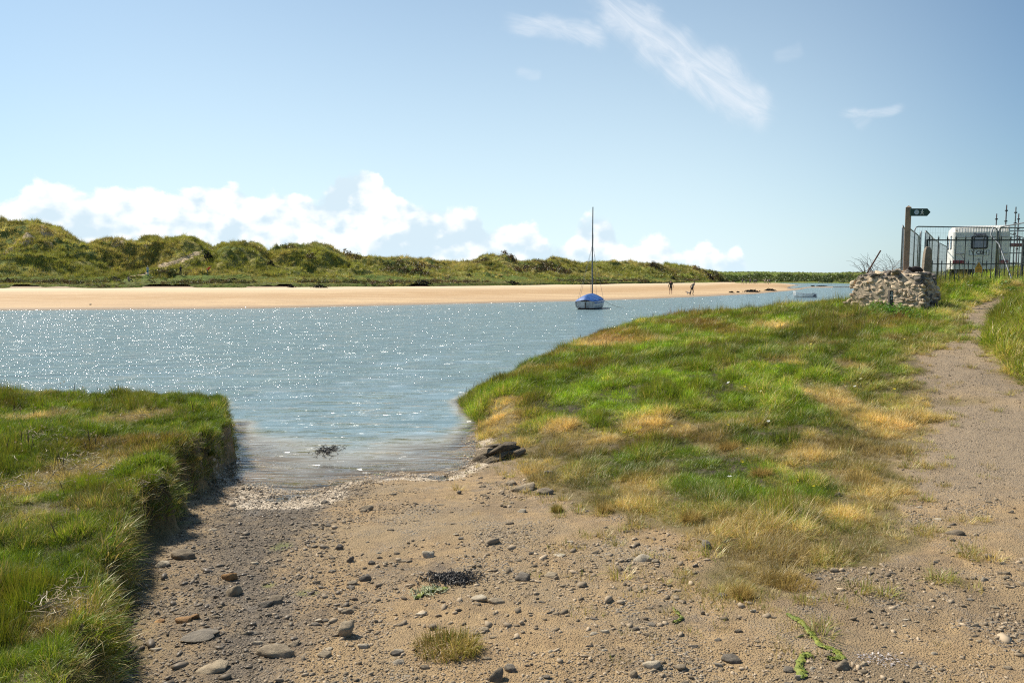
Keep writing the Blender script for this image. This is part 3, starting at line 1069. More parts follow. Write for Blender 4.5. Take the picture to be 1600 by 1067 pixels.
def clump_mesh(name, mat, nb, h, spread, width, lean, seg=3, hvar=.5, seed=0, flat=0.0, comb_dir=None, droop=.6):
    r = np.random.default_rng(seed)
    V = []; Fa = []; al = []; bl = []
    for i in range(nb):
        a = r.uniform(0, 2 * math.pi)
        rad = spread * math.sqrt(r.uniform())
        bx, by = rad * math.cos(a), rad * math.sin(a)
        hh = h * (1 - hvar * r.uniform())
        la = a + r.normal(0, .7) if comb_dir is None else comb_dir + r.normal(0, .45)
        ln = abs(r.normal(lean, lean * .45 + .05)) + flat
        w = width * r.uniform(.7, 1.25)
        pa = la + math.pi / 2 + r.normal(0, .5)
        dx, dy = math.cos(pa) * w / 2, math.sin(pa) * w / 2
        o = len(V)
        rb_ = r.uniform()
        for s in range(seg + 1):
            t = s / seg
            ang = ln * (.35 + droop * t * 1.6)
            px = bx + math.cos(la) * hh * t * math.sin(ang)
            py = by + math.sin(la) * hh * t * math.sin(ang)
            pz = hh * t * max(.04, math.cos(ang)) + .004
            k = (1 - t * .92)
            if s == seg:
                V.append((px, py, pz)); al.append(t); bl.append(rb_)
            else:
                V.append((px - dx * k, py - dy * k, pz)); V.append((px + dx * k, py + dy * k, pz)); al += [t, t]; bl += [rb_, rb_]
        for s in range(seg):
            b0 = o + 2 * s
            if s == seg - 1:
                Fa.append((b0, b0 + 1, b0 + 2))
            else:
                Fa.append((b0, b0 + 1, b0 + 3)); Fa.append((b0, b0 + 3, b0 + 2))
    me = raw_mesh(name, np.array(V), np.array(Fa), mat)
    set_attr(me, 'along', al); set_attr(me, 'blade', bl)
    return me


def leafy_mesh(name, mat, n, h, rad, ls, seed=0, dome=True):
    """cloud of small leaves on a bushy dome"""
    r = np.random.default_rng(seed)
    V = []; Fa = []; al = []; bl = []
    for i in range(n):
        d = r.normal(size=3); d /= np.linalg.norm(d); d[2] = abs(d[2])
        q = r.uniform(.45, 1) ** .6
        lump = 1 + .28 * math.sin(d[0] * 5 + seed) * math.cos(d[1] * 4.3 + seed * 2) + .15 * math.sin(d[2] * 9 + d[0] * 7)
        c = np.array([d[0] * rad, d[1] * rad, d[2] * h]) * q * lump
        nrm = d + r.normal(0, .55, 3); nrm /= np.linalg.norm(nrm)
        a = np.cross(nrm, r.normal(size=3)); a /= np.linalg.norm(a)
        b = np.cross(nrm, a)
        s = ls * r.uniform(.6, 1.3)
        o = len(V)
        V += [tuple(c - a * s), tuple(c - b * s * .45), tuple(c + a * s), tuple(c + b * s * .45)]
        Fa += [(o, o + 1, o + 2), (o, o + 2, o + 3)]
        rb_ = r.uniform()
        al += [.5 + .5 * q] * 4; bl += [rb_] * 4
    me = raw_mesh(name, np.array(V), np.array(Fa), mat)
    set_attr(me, 'along', al); set_attr(me, 'blade', bl)
    return me


def library(name, meshes):
    c = bpy.data.collections.new(name)
    for i, me in enumerate(meshes):
        o = bpy.data.objects.new('%s_%02d' % (name, i), me)
        c.objects.link(o)
    return c


def scatter(name, pts, rot, scl, idx, tint, coll, label=None, cat=None, kind='stuff'):
    pts = np.asarray(pts, np.float32)
    me = bpy.data.meshes.new(name)
    me.vertices.add(len(pts)); me.vertices.foreach_set('co', pts.ravel())
    set_attr(me, 'rot', rot, 'FLOAT_VECTOR')
    set_attr(me, 'scl', scl, 'FLOAT_VECTOR')
    set_attr(me, 'idx', idx, 'INT')
    set_attr(me, 'tint', tint, 'FLOAT_VECTOR')
    o = link(bpy.data.objects.new(name, me))
    ng = bpy.data.node_groups.new(name, 'GeometryNodeTree')
    ng.interface.new_socket('Geometry', in_out='INPUT', socket_type='NodeSocketGeometry')
    ng.interface.new_socket('Geometry', in_out='OUTPUT', socket_type='NodeSocketGeometry')
    gi = ng.nodes.new('NodeGroupInput'); go = ng.nodes.new('NodeGroupOutput')
    ip = ng.nodes.new('GeometryNodeInstanceOnPoints')
    ci = ng.nodes.new('GeometryNodeCollectionInfo')
    ci.inputs['Collection'].default_value = coll
    ci.inputs['Separate Children'].default_value = True
    ci.inputs['Reset Children'].default_value = True
    ip.inputs['Pick Instance'].default_value = True

    def na(nm, typ):
        n = ng.nodes.new('GeometryNodeInputNamedAttribute')
        n.data_type = typ
        n.inputs['Name'].default_value = nm
        return n.outputs['Attribute']
    L = ng.links.new
    e2r = ng.nodes.new('FunctionNodeEulerToRotation')
    L(na('rot', 'FLOAT_VECTOR'), e2r.inputs[0])
    L(gi.outputs[0], ip.inputs['Points'])
    L(ci.outputs[0], ip.inputs['Instance'])
    L(na('idx', 'INT'), ip.inputs['Instance Index'])
    L(e2r.outputs[0], ip.inputs['Rotation'])
    L(na('scl', 'FLOAT_VECTOR'), ip.inputs['Scale'])
    L(ip.outputs[0], go.inputs[0])
    md_ = o.modifiers.new('scatter', 'NODES')
    md_.node_group = ng
    return tag(o, label, cat, kind=kind)


def fan_points(n, r0, r1, t0, t1, seed):
    r = np.random.default_rng(seed)
    q = r.uniform(r0, r1, n)
    t = r.uniform(t0, t1, n)
    return q * t, q + ORG, q


# index: 0-2 upright green, 3-4 combed soft, 5-6 splayed tussock, 7 flattened dead, 8 rush with brown tips, 9 short stubble
lib = [clump_mesh('g', GRASS, 20, .17, .06, .007, .42, 3, .5, 1), clump_mesh('g', GRASS, 18, .20, .06, .0065, .55, 3, .5, 2), clump_mesh('g', GRASS, 24, .13, .07, .0065, .6, 3, .5, 3),
       clump_mesh('g', GRASS, 28, .20, .08, .0055, .85, 4, .5, 4, comb_dir=.3), clump_mesh('g', GRASS, 28, .18, .08, .0055, .95, 4, .5, 5, comb_dir=-.4),
       clump_mesh('g', GRASS, 40, .17, .05, .0055, .75, 4, .45, 6), clump_mesh('g', GRASS, 42, .15, .06, .0055, .95, 4, .45, 7),
       clump_mesh('g', GRASS, 22, .22, .08, .004, 1.25, 3, .5, 8, droop=.3), clump_mesh('g', GRASS, 16, .30, .05, .005, .14, 3, .45, 9), clump_mesh('g', GRASS, 26, .06, .07, .004, .6, 2, .5, 10)]
LIB = library('grass_clump', lib)


def cells(x, y, size, seed):
    ix = np.floor(x / size); iy = np.floor(y / size)
    bd_ = np.full(x.shape, 9.0); ox = np.zeros_like(bd_); oy = np.zeros_like(bd_); h1 = np.zeros_like(bd_); h2 = np.zeros_like(bd_)
    for a in (-1, 0, 1):
        for b in (-1, 0, 1):
            cx, cy = ix + a, iy + b
            px = (cx + .1 + .8 * _hash(cx, cy, seed)) * size; py = (cy + .1 + .8 * _hash(cx, cy, seed + 1)) * size
            w = .75 + .6 * _hash(cx, cy, seed + 4)
            d = np.hypot(x - px, y - py) / w
            m = d < bd_
            bd_ = np.where(m, d, bd_); ox = np.where(m, x - px, ox); oy = np.where(m, y - py, oy)
            h1 = np.where(m, _hash(cx, cy, seed + 2), h1); h2 = np.where(m, _hash(cx, cy, seed + 3), h2)
    return bd_, ox, oy, h1, h2


def make_grass(name, x, y, label, seed, region):
    r = np.random.default_rng(seed)
    n = len(x)
    z = H(x, y)
    st = strawness(x, y)
    dist = np.hypot(x, y)
    u1 = r.uniform(size=n)
    big = fbm(x, y, 1.6, 3, 101)
    big2 = fbm(x, y, .7, 3, 131)
    idx = np.where(u1 < .4, 0, np.where(u1 < .75, 1, 2))
    soft = sstep(.5, .62, big2) if region != 'marsh' else sstep(.6, .7, big2) * .5
    u2 = r.uniform(size=n)
    idx = np.where(u2 < soft * .7, np.where(u1 < .5, 3, 4), idx)
    u3 = r.uniform(size=n)
    idx = np.where((st > .4) & (u3 < .65), np.where(u1 < .35, 5, np.where(u1 < .7, 6, 3)), idx)
    idx = np.where((st > .5) & (u3 > .88), 7, idx)
    rush = (fbm(x, y, .9, 3, 171) > .62) & (st < .35) & (u3 < .3)
    idx = np.where(rush, 8, idx)
    hs = .55 + .75 * big
    grow = 1 + np.clip(dist - 6, 0, 40) * .045
    sc = hs * r.uniform(.75, 1.25, n) * grow * (1 - .18 * st)
    if region == 'meadow':
        sc = sc * (.66 + .22 * sstep(8, 20, y))
    if region == 'bank':
        sc = sc * 1.45
    rot = np.stack([r.normal(0, .12, n), r.normal(0, .12, n), r.uniform(0, 2 * math.pi, n)], -1)
    combed = (idx == 3) | (idx == 4) | (idx == 7)
    ang = (fbm(x, y, .5, 2, 191) - .5) * 9
    rot[:, 2] = np.where(combed, ang + r.normal(0, .35, n), rot[:, 2])
    val = (.62 + .80 * fbm(x, y, 2.6, 3, 211)) * r.uniform(.60, 1.42, n)
    val = val * (.85 + .5 * sstep(.35, .7, fbm(x, y, .35, 3, 212)))
    size = {'marsh': .21, 'meadow': .46, 'bank': .6}[region]
    cd, cox, coy, ch1, ch2 = cells(x + (fbm(x, y, 3, 2, 77) - .5) * .3, y + (fbm(x, y, 3, 2, 78) - .5) * .3, size, seed)
    qd = np.clip(cd / (.62 * size), 0, 1)
    prof_ = (1.28 - .95 * qd ** 1.6) * (.72 + .6 * ch2)
    sc = sc * (.55 + .45 * prof_)
    out_a = np.arctan2(coy, cox) + r.normal(0, .5, n)
    rot[:, 1] = .75 * qd * (.5 + .8 * ch1) + r.normal(0, .08, n)
    rot[:, 2] = np.where(combed & (r.uniform(size=n) < .5), rot[:, 2], out_a)
    val = val * (.72 + .56 * ch1) * (1.1 - .3 * qd)
    dry = np.clip(.10 + (ch2 - .5) * .35 + st * .85 + (fbm(x, y, 3, 2, 221) - .5) * .3 + r.normal(0, .08, n), 0, 1)
    redd = np.clip((fbm(x, y, .55, 3, 231) - .58) * 4, 0, .6) * (st < .6) + (idx == 8) * .4
    if region == 'marsh':
        redd = redd + .04
        dry = dry - .06
        val = val * .92
    if region == 'bank':
        redd = redd + .30 * (1 - sstep(12, 22, y))
        dry = dry * .5
    if region == 'meadow':
        for bl in [(960, 530, 70, 12), (1080, 510, 60, 12)]:
            redd = np.maximum(redd, blob(x, y, *bl) * .8)
    tint = np.stack([dry, val, np.clip(redd, 0, 1)], -1)
    if region == 'bank':
        val = val * (.72 + .35 * sstep(13, 19, y))
    if region == 'marsh':
        sc = sc * .60
    scl = np.stack([sc, sc, sc * (.45 + .65 * prof_) * r.uniform(.85, 1.15, n) * (1 + np.clip(dist - 6, 0, 40) * .012) / grow], -1)
    return scatter(name, np.stack([x, y, z - .012], -1), rot, scl, idx, tint, LIB, label, 'grass')


# left marsh
x, y, q = fan_points(260000, 2.6, 15, -1.3, .1, 5)
md_ = marsh_sd(x, y)
wob = fbm(x, y, 5, 3, 301) * .1
ok = (md_ > .0 - wob * .3) & (x > -16)
bare_ok = np.ones_like(x)
for bl in marsh_straw[:2]:
    bare_ok *= 1 - .6 * blob(x, y, *bl)
ok &= rng.uniform(size=len(x)) < bare_ok
make_grass('marsh_grass', x[ok], y[ok], 'dark green salt marsh grass on the raised left bank beside the inlet', 51, 'marsh')

# right meadow
x, y, q = fan_points(430000, 4.5, 60, -.12, .9, 6)
g, ds, bd, md_, pd = masks(x, y)
rbd = sdist(x, y, rb)
n_ = fbm(x, y, 3.3, 3, 311)
dens = 1 - sstep(-.28, .10, bd + (n_ - .5) * .5)
dens = dens * (1 - .75 * blob(x, y, 1210, 512, 40, 8))
ok = (ds > .02) & (md_ < -.1) & (rbd < .02) & (rng.uniform(size=len(x)) < dens)
# nothing grows under the wall
wall_foot = [(9.3, 21.6), (10.7, 19.9), (11.7, 20.6), (10.3, 22.6)]
ok &= sdist(x, y, wall_foot) < 0
x, y = x[ok], y[ok]
keep = (uof(x, y) < 1435) | (y < 21.5) | (rng.uniform(size=len(x)) < .9)
make_grass('meadow_grass', x[keep], y[keep], 'mixed green and straw coloured grass of the meadow between inlet and path', 52, 'meadow')

# bank right of the path
x, y, q = fan_points(70000, 7, 40, .55, 1.2, 7)
ok = (sdist(x, y, rb) > .03)
make_grass('verge_grass', x[ok], y[ok], 'tall dark grass with reddish seed heads right of the gravel path', 53, 'bank')

# sparse tufts straying onto the bare ground, beside the meadow edge
x, y, q = fan_points(26000, 4.2, 16, -.1, .75, 8)
g, ds, bd, md_, pd = masks(x, y)
pr_ = np.exp(-np.maximum(bd, 0) / .28) * .55 * sstep(.42, .6, fbm(x, y, 4, 3, 331))
for bl in [(905, 865, 45, 12), (1050, 875, 60, 8), (1230, 970, 50, 12), (1250, 1000, 60, 10), (1350, 925, 30, 8), (1490, 1010, 30, 6), (700, 1005, 75, 14)]:
    pr_ = np.maximum(pr_, blob(x, y, *bl) * .16)
ok = (bd > -.02) & (ds > .05) & (rng.uniform(size=len(x)) < pr_)
x, y = x[ok], y[ok]
n = len(x)
r = np.random.default_rng(54)
scatter('short_turf', np.stack([x, y, H(x, y) - .005], -1), np.stack([np.zeros(n), np.zeros(n), r.uniform(0, 6.28, n)], -1),
        np.repeat(r.uniform(.5, 1.1, n)[:, None], 3, 1), np.where(r.uniform(size=n) < .8, 9, 6), np.stack([r.uniform(.5, .95, n), r.uniform(.7, 1.15, n), r.uniform(0, .3, n)], -1), LIB,
        'short dry turf creeping onto the stony ground', 'grass')

# ragged growth hanging over the cut marsh edge
def edge_points(n, seed, lo, hi):
    x, y, q = fan_points(n, 2.4, 13.5, -.85, 0, seed)
    m = marsh_sd(x, y)
    ok = (m > lo) & (m < hi) & (x > -5.5)
    x, y = x[ok], y[ok]
    e = .03
    gx_ = marsh_sd(x + e, y) - marsh_sd(x - e, y); gy_ = marsh_sd(x, y + e) - marsh_sd(x, y - e)
    return x, y, np.arctan2(-gy_, -gx_)


ex, ey, aim = edge_points(60000, 155, -.02, .07)
r = np.random.default_rng(55)
kp = r.uniform(size=len(ex)) < .25 + .75 * sstep(.4, .6, fbm(ex, ey, 2.5, 3, 341))
ex, ey, aim = ex[kp], ey[kp], aim[kp]
n = len(ex)
idx = r.choice([3, 4, 5, 0, 7], n, p=[.2, .2, .2, .25, .15])
sc = r.uniform(.35, .95, n) * (.5 + fbm(ex, ey, 3, 3, 345))
scatter('overhanging_grass', np.stack([ex, ey, H(ex, ey) - .01], -1), np.stack([np.zeros(n), r.uniform(.2, 1.15, n), aim + r.normal(0, .7, n)], -1), np.stack([sc, sc, sc], -1), idx,
        np.stack([np.clip(r.normal(.34, .28, n), 0, 1), r.uniform(.45, 1.3, n), r.uniform(0, .3, n)], -1), LIB,
        'ragged grass hanging over the cut edge of the left bank', 'grass')

# flat dead stems washed up on the marsh
n = 900
r = np.random.default_rng(56)
P1 = []
for (u, v, ru, rv, k) in [(120, 735, 70, 24, 150), (110, 960, 60, 35, 120), (30, 770, 50, 14, 60), (190, 660, 60, 12, 60), (230, 800, 40, 40, 60), (60, 690, 90, 14, 80)]:
    for i in range(k):
        P1.append(G(u + r.normal(0, ru * .5), v + r.normal(0, rv * .5)))
P1 = np.array(P1)
n = len(P1)
stem = MB().tube([(-.06, 0, 0), (-.02, .004, .004), (.03, -.003, .003), (.07, .004, 0)], [.0022, .0026, .0022, .0012], 5)
STEM = leaf_material('dead_stems', (.55, .44, .26), (.45, .35, .2), (.68, .56, .34), (.3, .2, .1), .1)
sme = stem.mesh('stem', STEM); set_attr(sme, 'along', np.ones(len(sme.vertices))); set_attr(sme, 'blade', np.full(len(sme.vertices), .3))
stem2 = MB().tube([(-.05, 0, 0), (0, .01, .012), (.04, 0, .02), (.09, .02, .01)], [.004, .005, .0035, .0018], 5).tube([(0, .01, .012), (.03, .04, .03)], [.003, .001], 4)
sme2 = stem2.mesh('stem', STEM); set_attr(sme2, 'along', np.ones(len(sme2.vertices))); set_attr(sme2, 'blade', np.full(len(sme2.vertices), .7))
SL = library('dead_stem', [sme, sme2])
scatter('washed_up_stems', np.stack([P1[:, 0], P1[:, 1], H(P1[:, 0], P1[:, 1]) + r.uniform(.03, .08, n)], -1), np.stack([r.normal(0, .3, n), r.normal(0, .3, n), r.uniform(0, 6.28, n)], -1),
        np.repeat(r.uniform(.3, .85, n)[:, None], 3, 1), r.integers(0, 2, n), np.stack([r.uniform(.5, 1, n), r.uniform(.7, 1.2, n), r.uniform(0, .3, n)], -1), SL,
        'bleached dead stems lying in the marsh grass of the left bank', 'dead stems')

rx, ry, raim = edge_points(40000, 156, -.10, .0)
ok = fbm(rx, ry, 2.0, 3, 349) > .48
rx, ry = rx[ok][:900], ry[ok][:900]
n = len(rx)
r = np.random.default_rng(157)
scatter('bank_roots', np.stack([rx, ry, H(rx, ry) + r.uniform(-.01, .04, n)], -1), np.stack([r.normal(0, .5, n), r.normal(.5, .5, n), r.uniform(0, 6.28, n)], -1),
        np.repeat(r.uniform(.3, .9, n)[:, None], 3, 1), r.integers(0, 2, n), np.stack([r.uniform(.3, 1, n), r.uniform(.35, .8, n), r.uniform(0, .5, n)], -1), SL,
        'broken roots and dead stems sticking out of the cut face of the left bank', 'roots')

# thrift seed heads on the marsh
hd = MB().tube([(0, 0, 0), (.004, 0, .09), (.006, 0, .15)], [.0014, .0012, .001], 4)
for i in range(14):
    a, b = i * 2.4, math.acos(1 - 2 * (i + .5) / 14)
    d = Vector((math.sin(b) * math.cos(a), math.sin(b) * math.sin(a), math.cos(b)))
    c = Vector((.006, 0, .155)) + d * .006
    hd.add([c + d * .007, c + d.orthogonal() * .005, c - d.orthogonal() * .005 + d.cross(d.orthogonal()) * .003], [(0, 1, 2)])
HEADM = leaf_material('seed_heads', (.5, .38, .26), (.42, .3, .2), (.6, .48, .34), (.3, .2, .1), .2)
hm = hd.mesh('head', HEADM); set_attr(hm, 'along', np.ones(len(hm.vertices))); set_attr(hm, 'blade', np.full(len(hm.vertices), .4))
spk = MB().tube([(0, 0, 0), (.006, .003, .12), (.012, .004, .17), (.018, .004, .25)], [.002, .002, .0055, .001], 5)
SPKM = leaf_material('brown_spikes', (.10, .055, .028), (.14, .08, .035), (.2, .13, .06), (.12, .05, .02), .1)
sm_ = spk.mesh('spike', SPKM); set_attr(sm_, 'along', np.ones(len(sm_.vertices))); set_attr(sm_, 'blade', np.full(len(sm_.vertices), .4))
HL = library('seed_head', [hm, sm_])
x, y, q = fan_points(7000, 3.2, 14.5, -1.2, -.1, 9)
cl_ = fbm(x, y, 1.0, 3, 351)
ok = (marsh_sd(x, y) > .05) & (rng.uniform(size=len(x)) < np.where((uof(x, y) < 150), .3, .03) * sstep(.4, .65, cl_) * 1.3)
x, y = x[ok], y[ok]
n = len(x)
r = np.random.default_rng(57)
scatter('seed_heads', np.stack([x, y, H(x, y)], -1), np.stack([r.normal(0, .15, n), r.normal(0, .15, n), r.uniform(0, 6.28, n)], -1), np.repeat(r.uniform(.6, 1.0, n)[:, None], 3, 1),
        np.where(r.uniform(size=n) < .75, 0, 1), np.stack([r.uniform(0, 1, n), r.uniform(.8, 1.2, n), r.uniform(0, .2, n)], -1), HL,
        'faded sea thrift and dark rush heads standing above the left bank', 'seed heads')
x, y, q = fan_points(26000, 6, 50, -.1, .75, 10)
g, ds, bd, md_, pd = masks(x, y)
rsh = fbm(x, y, .9, 3, 171) + .10 * np.exp(-np.maximum(ds, 0) / .8)
ok = (bd < -.4) & (ds > .05) & (md_ < 0) & (sdist(x, y, rb) < 0) & (rng.uniform(size=len(x)) < sstep(.5, .68, rsh) * .16 * sstep(7, 14, y))
x, y = x[ok], y[ok]
n = len(x)
gs = (.7 + np.clip(y - 8, 0, 30) * .02) * r.uniform(.7, 1.3, n)
scatter('meadow_rushes', np.stack([x, y, H(x, y)], -1), np.stack([r.normal(0, .12, n), r.normal(0, .12, n), r.uniform(0, 6.28, n)], -1), np.repeat(gs[:, None], 3, 1),
        np.ones(n, int), np.stack([r.uniform(0, 1, n), r.uniform(.7, 1.3, n), r.uniform(0, .4, n)], -1), HL,
        'thin brown rush stems rising out of the meadow grass', 'rushes')

# broad leaved weeds round the wall and behind the gate
leaf_lib = library('weed', [leafy_mesh('w', LUSH, 130, .28, .26, .05, 1), leafy_mesh('w', LUSH, 110, .40, .22, .045, 2), leafy_mesh('w', LUSH, 70, .12, .2, .035, 3)])
pp = []
r = np.random.default_rng(58)
for (u0, v0, u1, v1, k) in [(1355, 490, 1450, 500, 120), (1330, 478, 1400, 486, 60), (1180, 473, 1240, 478, 30), (1040, 480, 1110, 484, 26), (1250, 470, 1330, 474, 40)]:
    for i in range(k):
        t_ = r.uniform()
        pp.append(G(u0 + (u1 - u0) * t_, v0 + (v1 - v0) * t_ + r.normal(0, 3)))
pp = np.array(pp)
ok = sdist(pp[:, 0], pp[:, 1], wall_foot) < .05
pp = pp[ok]
xs = r.uniform(13, 34, 5200); ys = r.uniform(23, 40, 5200)
s_ = xs - .5 * ys
ok = (s_ > .6) & (sdist(xs, ys, path_poly) < -.3) & (rng.uniform(size=5200) < .8)
pp = np.concatenate([pp, np.stack([xs[ok], ys[ok]], -1)])
xs = r.uniform(8, 26, 1500); ys = r.uniform(12, 26, 1500)
ok = (sdist(xs, ys, rb) > .3) & (rng.uniform(size=1500) < sstep(14, 20, ys))
pp = np.concatenate([pp, np.stack([xs[ok], ys[ok]], -1)])
n = len(pp)
sc = r.uniform(.45, .9, n) * np.where(pp[:, 1] > 24, .7, .9)
scatter('broad_leaved_weeds', np.stack([pp[:, 0], pp[:, 1], H(pp[:, 0], pp[:, 1]) - .03], -1), np.stack([np.zeros(n), np.zeros(n), r.uniform(0, 6.28, n)], -1), np.repeat(sc[:, None], 3, 1),
        r.integers(0, 3, n), np.stack([r.uniform(0, .35, n), r.uniform(.7, 1.35, n), r.uniform(0, .15, n)], -1), leaf_lib,
        'bright green broad leaved weeds around the stone wall and behind the gate', 'weeds')

# small yellow and white flowers
fl = MB()
for i in range(6):
    a = i * math.pi / 3
    fl.add([(0, 0, .002), (.014 * math.cos(a - .4), .014 * math.sin(a - .4), .006), (.018 * math.cos(a), .018 * math.sin(a), .008), (.014 * math.cos(a + .4), .014 * math.sin(a + .4), .006)], [(0, 1, 2, 3)])
FL1 = leaf_material('yellow_petals', (.75, .6, .03), (.7, .55, .02), (.75, .6, .03), (.7, .5, .05), .3)
FL2 = leaf_material('white_petals', (.75, .75, .7), (.7, .7, .66), (.75, .75, .7), (.7, .7, .7), .3)
fms = []
for fm in (FL1, FL2):
    q_ = fl.mesh('flower', fm); set_attr(q_, 'along', np.ones(len(q_.vertices))); set_attr(q_, 'blade', np.full(len(q_.vertices), .5)); fms.append(q_)
FLL = library('flower', fms)
x, y, q = fan_points(3000, 7, 30, 0, .9, 12)
g, ds, bd, md_, pd = masks(x, y)
ok = (bd < -.5) & (ds > .3) & (fbm(x, y, .6, 2, 361) > .55) & (rng.uniform(size=3000) < .12)
x, y = x[ok], y[ok]; n = len(x)
scatter('meadow_flowers', np.stack([x, y, H(x, y) + r.uniform(.08, .17, n)], -1), np.stack([r.normal(0, .4, n), r.normal(0, .4, n), r.uniform(0, 6.28, n)], -1), np.repeat(r.uniform(.7, 1.5, n)[:, None], 3, 1),
        (r.uniform(size=n) < .35).astype(int), np.stack([np.zeros(n), np.ones(n), np.zeros(n)], -1), FLL, 'tiny yellow and white flowers dotted through the meadow', 'flowers')

# ------------------------------------------------------------------ dune vegetation
mar = [clump_mesh('m', MARRAM, 26, 1.0, .45, .07, .5, 2, .4, 21), clump_mesh('m', MARRAM, 24, .8, .5, .07, .75, 2, .4, 22), clump_mesh('m', MARRAM, 22, 1.1, .35, .06, .35, 2, .4, 23),
       leafy_mesh('m', SCRUB, 90, .8, .9, .17, 24), leafy_mesh('m', SCRUB, 90, 1.0, .8, .16, 25), leafy_mesh('m', GORSE, 90, .6, .8, .15, 26)]
ML_ = library('dune_tuft', mar)
n = 120000
r = np.random.default_rng(60)
u_ = r.uniform(-1250, 1150, n)
s_ = r.uniform(0, 1.12, n)
yy = rf_(u_) + s_ * (rc_(u_) - rf_(u_)) + (s_ < .02) * .5
yy = yy + (fbm(u_, u_ * 0, .012, 4, 3) - .5) * 9 * (1 - sstep(0, .3, s_))
xx = (u_ - 800) / F * yy
zz = far_z(xx, yy)
vi = 533.5 - F * np.tan(np.arctan2(zz - EYE, yy) + PITCH)
clear = np.minimum(np.minimum(seg_dist(u_, vi, [(252, 417), (278, 409), (300, 401), (312, 396)], False) - 2.2, seg_dist(u_, vi, [(205, 433), (240, 425)], False)),
                   np.minimum(seg_dist(u_, vi, [(312, 396), (330, 386), (340, 378)], False) + 1.0, seg_dist(u_, vi, [(229, 378), (236, 392)], False) + .3))
near_p = np.zeros(n, bool)
for up_, vp_ in ((201, 440), (231, 431), (282.5, 431), (324.5, 430)):
    near_p |= (np.abs(u_ - up_) < 8) & (vi > vp_ - 3) & (vi < vp_ + 9)
ok = (clear > 1.5) & ~near_p & ((u_ > -100) | (r.uniform(size=n) < .3))
pb = fbm(xx, yy, .12, 3, 401)
dense = .35 + .9 * sstep(.4, .6, pb)
ok &= r.uniform(size=n) < dense * np.where(s_ < .3, .6, 1)
u_, s_, xx, yy, zz = u_[ok], s_[ok], xx[ok], yy[ok], zz[ok]
n = len(xx)
u1 = r.uniform(size=n)
idx = np.where(u1 < .35, 0, np.where(u1 < .7, 1, 2))
bush = fbm(xx, yy, .09, 3, 411)
isb = ((bush > .64) & (u1 > .72) & (s_ < .85)) | ((np.exp(-((s_ - .09) / .045) ** 2) > r.uniform(size=n)) & (fbm(xx, yy, .05, 2, 412) > .47) & (u1 > .4))
idx = np.where(isb, np.where(u1 > .87, 3, 4), idx)
idx = np.where((fbm(xx, yy, .06, 2, 413) > .68) & (s_ < .5) & (u1 > .6), 5, idx)
sc = r.uniform(.55, 1.25, n) * np.where(s_ < .28, .55, 1) * (yy / 170) ** .6 * np.where(isb, 1.25, .95)
val = (.45 + 1.15 * fbm(xx, yy, .25, 3, 421)) * r.uniform(.6, 1.5, n)
dry = np.clip(.25 + (fbm(xx, yy, .08, 4, 422) - .45) * 1.8 + r.normal(0, .15, n), 0, 1)
scatter('dune_grass', np.stack([xx, yy, zz - .08], -1), np.stack([r.normal(0, .15, n), r.normal(0, .15, n), r.uniform(0, 6.28, n)], -1), np.stack([sc, sc, sc * r.uniform(.8, 1.2, n)], -1), idx,
        np.stack([dry, val, np.where(isb, r.uniform(0, .8, n), r.uniform(0, .2, n))], -1), ML_, 'tufts of marram grass and low scrub covering the dunes across the river', 'dune grass')

# headland cover
uu_, hx, hy, hz3, hs_ = hd_pts
n = 9000
k = r.integers(0, len(hx), n)
ok = (hs_[k] > .03) & (hs_[k] < 1.1) & (uu_[k] < 2200)
k = k[ok]; n = len(k)
px2 = hx[k] + r.normal(0, 3, n); py2 = hy[k] + r.normal(0, 3, n)
grove = (hs_[k] < .45) & (fbm(px2, py2, .02, 3, 431) > .42)
idx = np.where(grove, r.integers(3, 5, n), np.where(r.uniform(size=n) < .5, 5, 0))
sc = np.where(grove, r.uniform(1.4, 3.2, n), r.uniform(.6, 1.6, n))
scatter('headland_scrub', np.stack([px2, py2, hz3[k] - .2], -1), np.stack([np.zeros(n), np.zeros(n), r.uniform(0, 6.28, n)], -1), np.repeat(sc[:, None], 3, 1), idx,
        np.stack([r.uniform(0, .3, n), r.uniform(.7, 1.4, n), r.uniform(0, .2, n)], -1), ML_, 'dark scrub covering the low headland beyond the river bend', 'scrub')

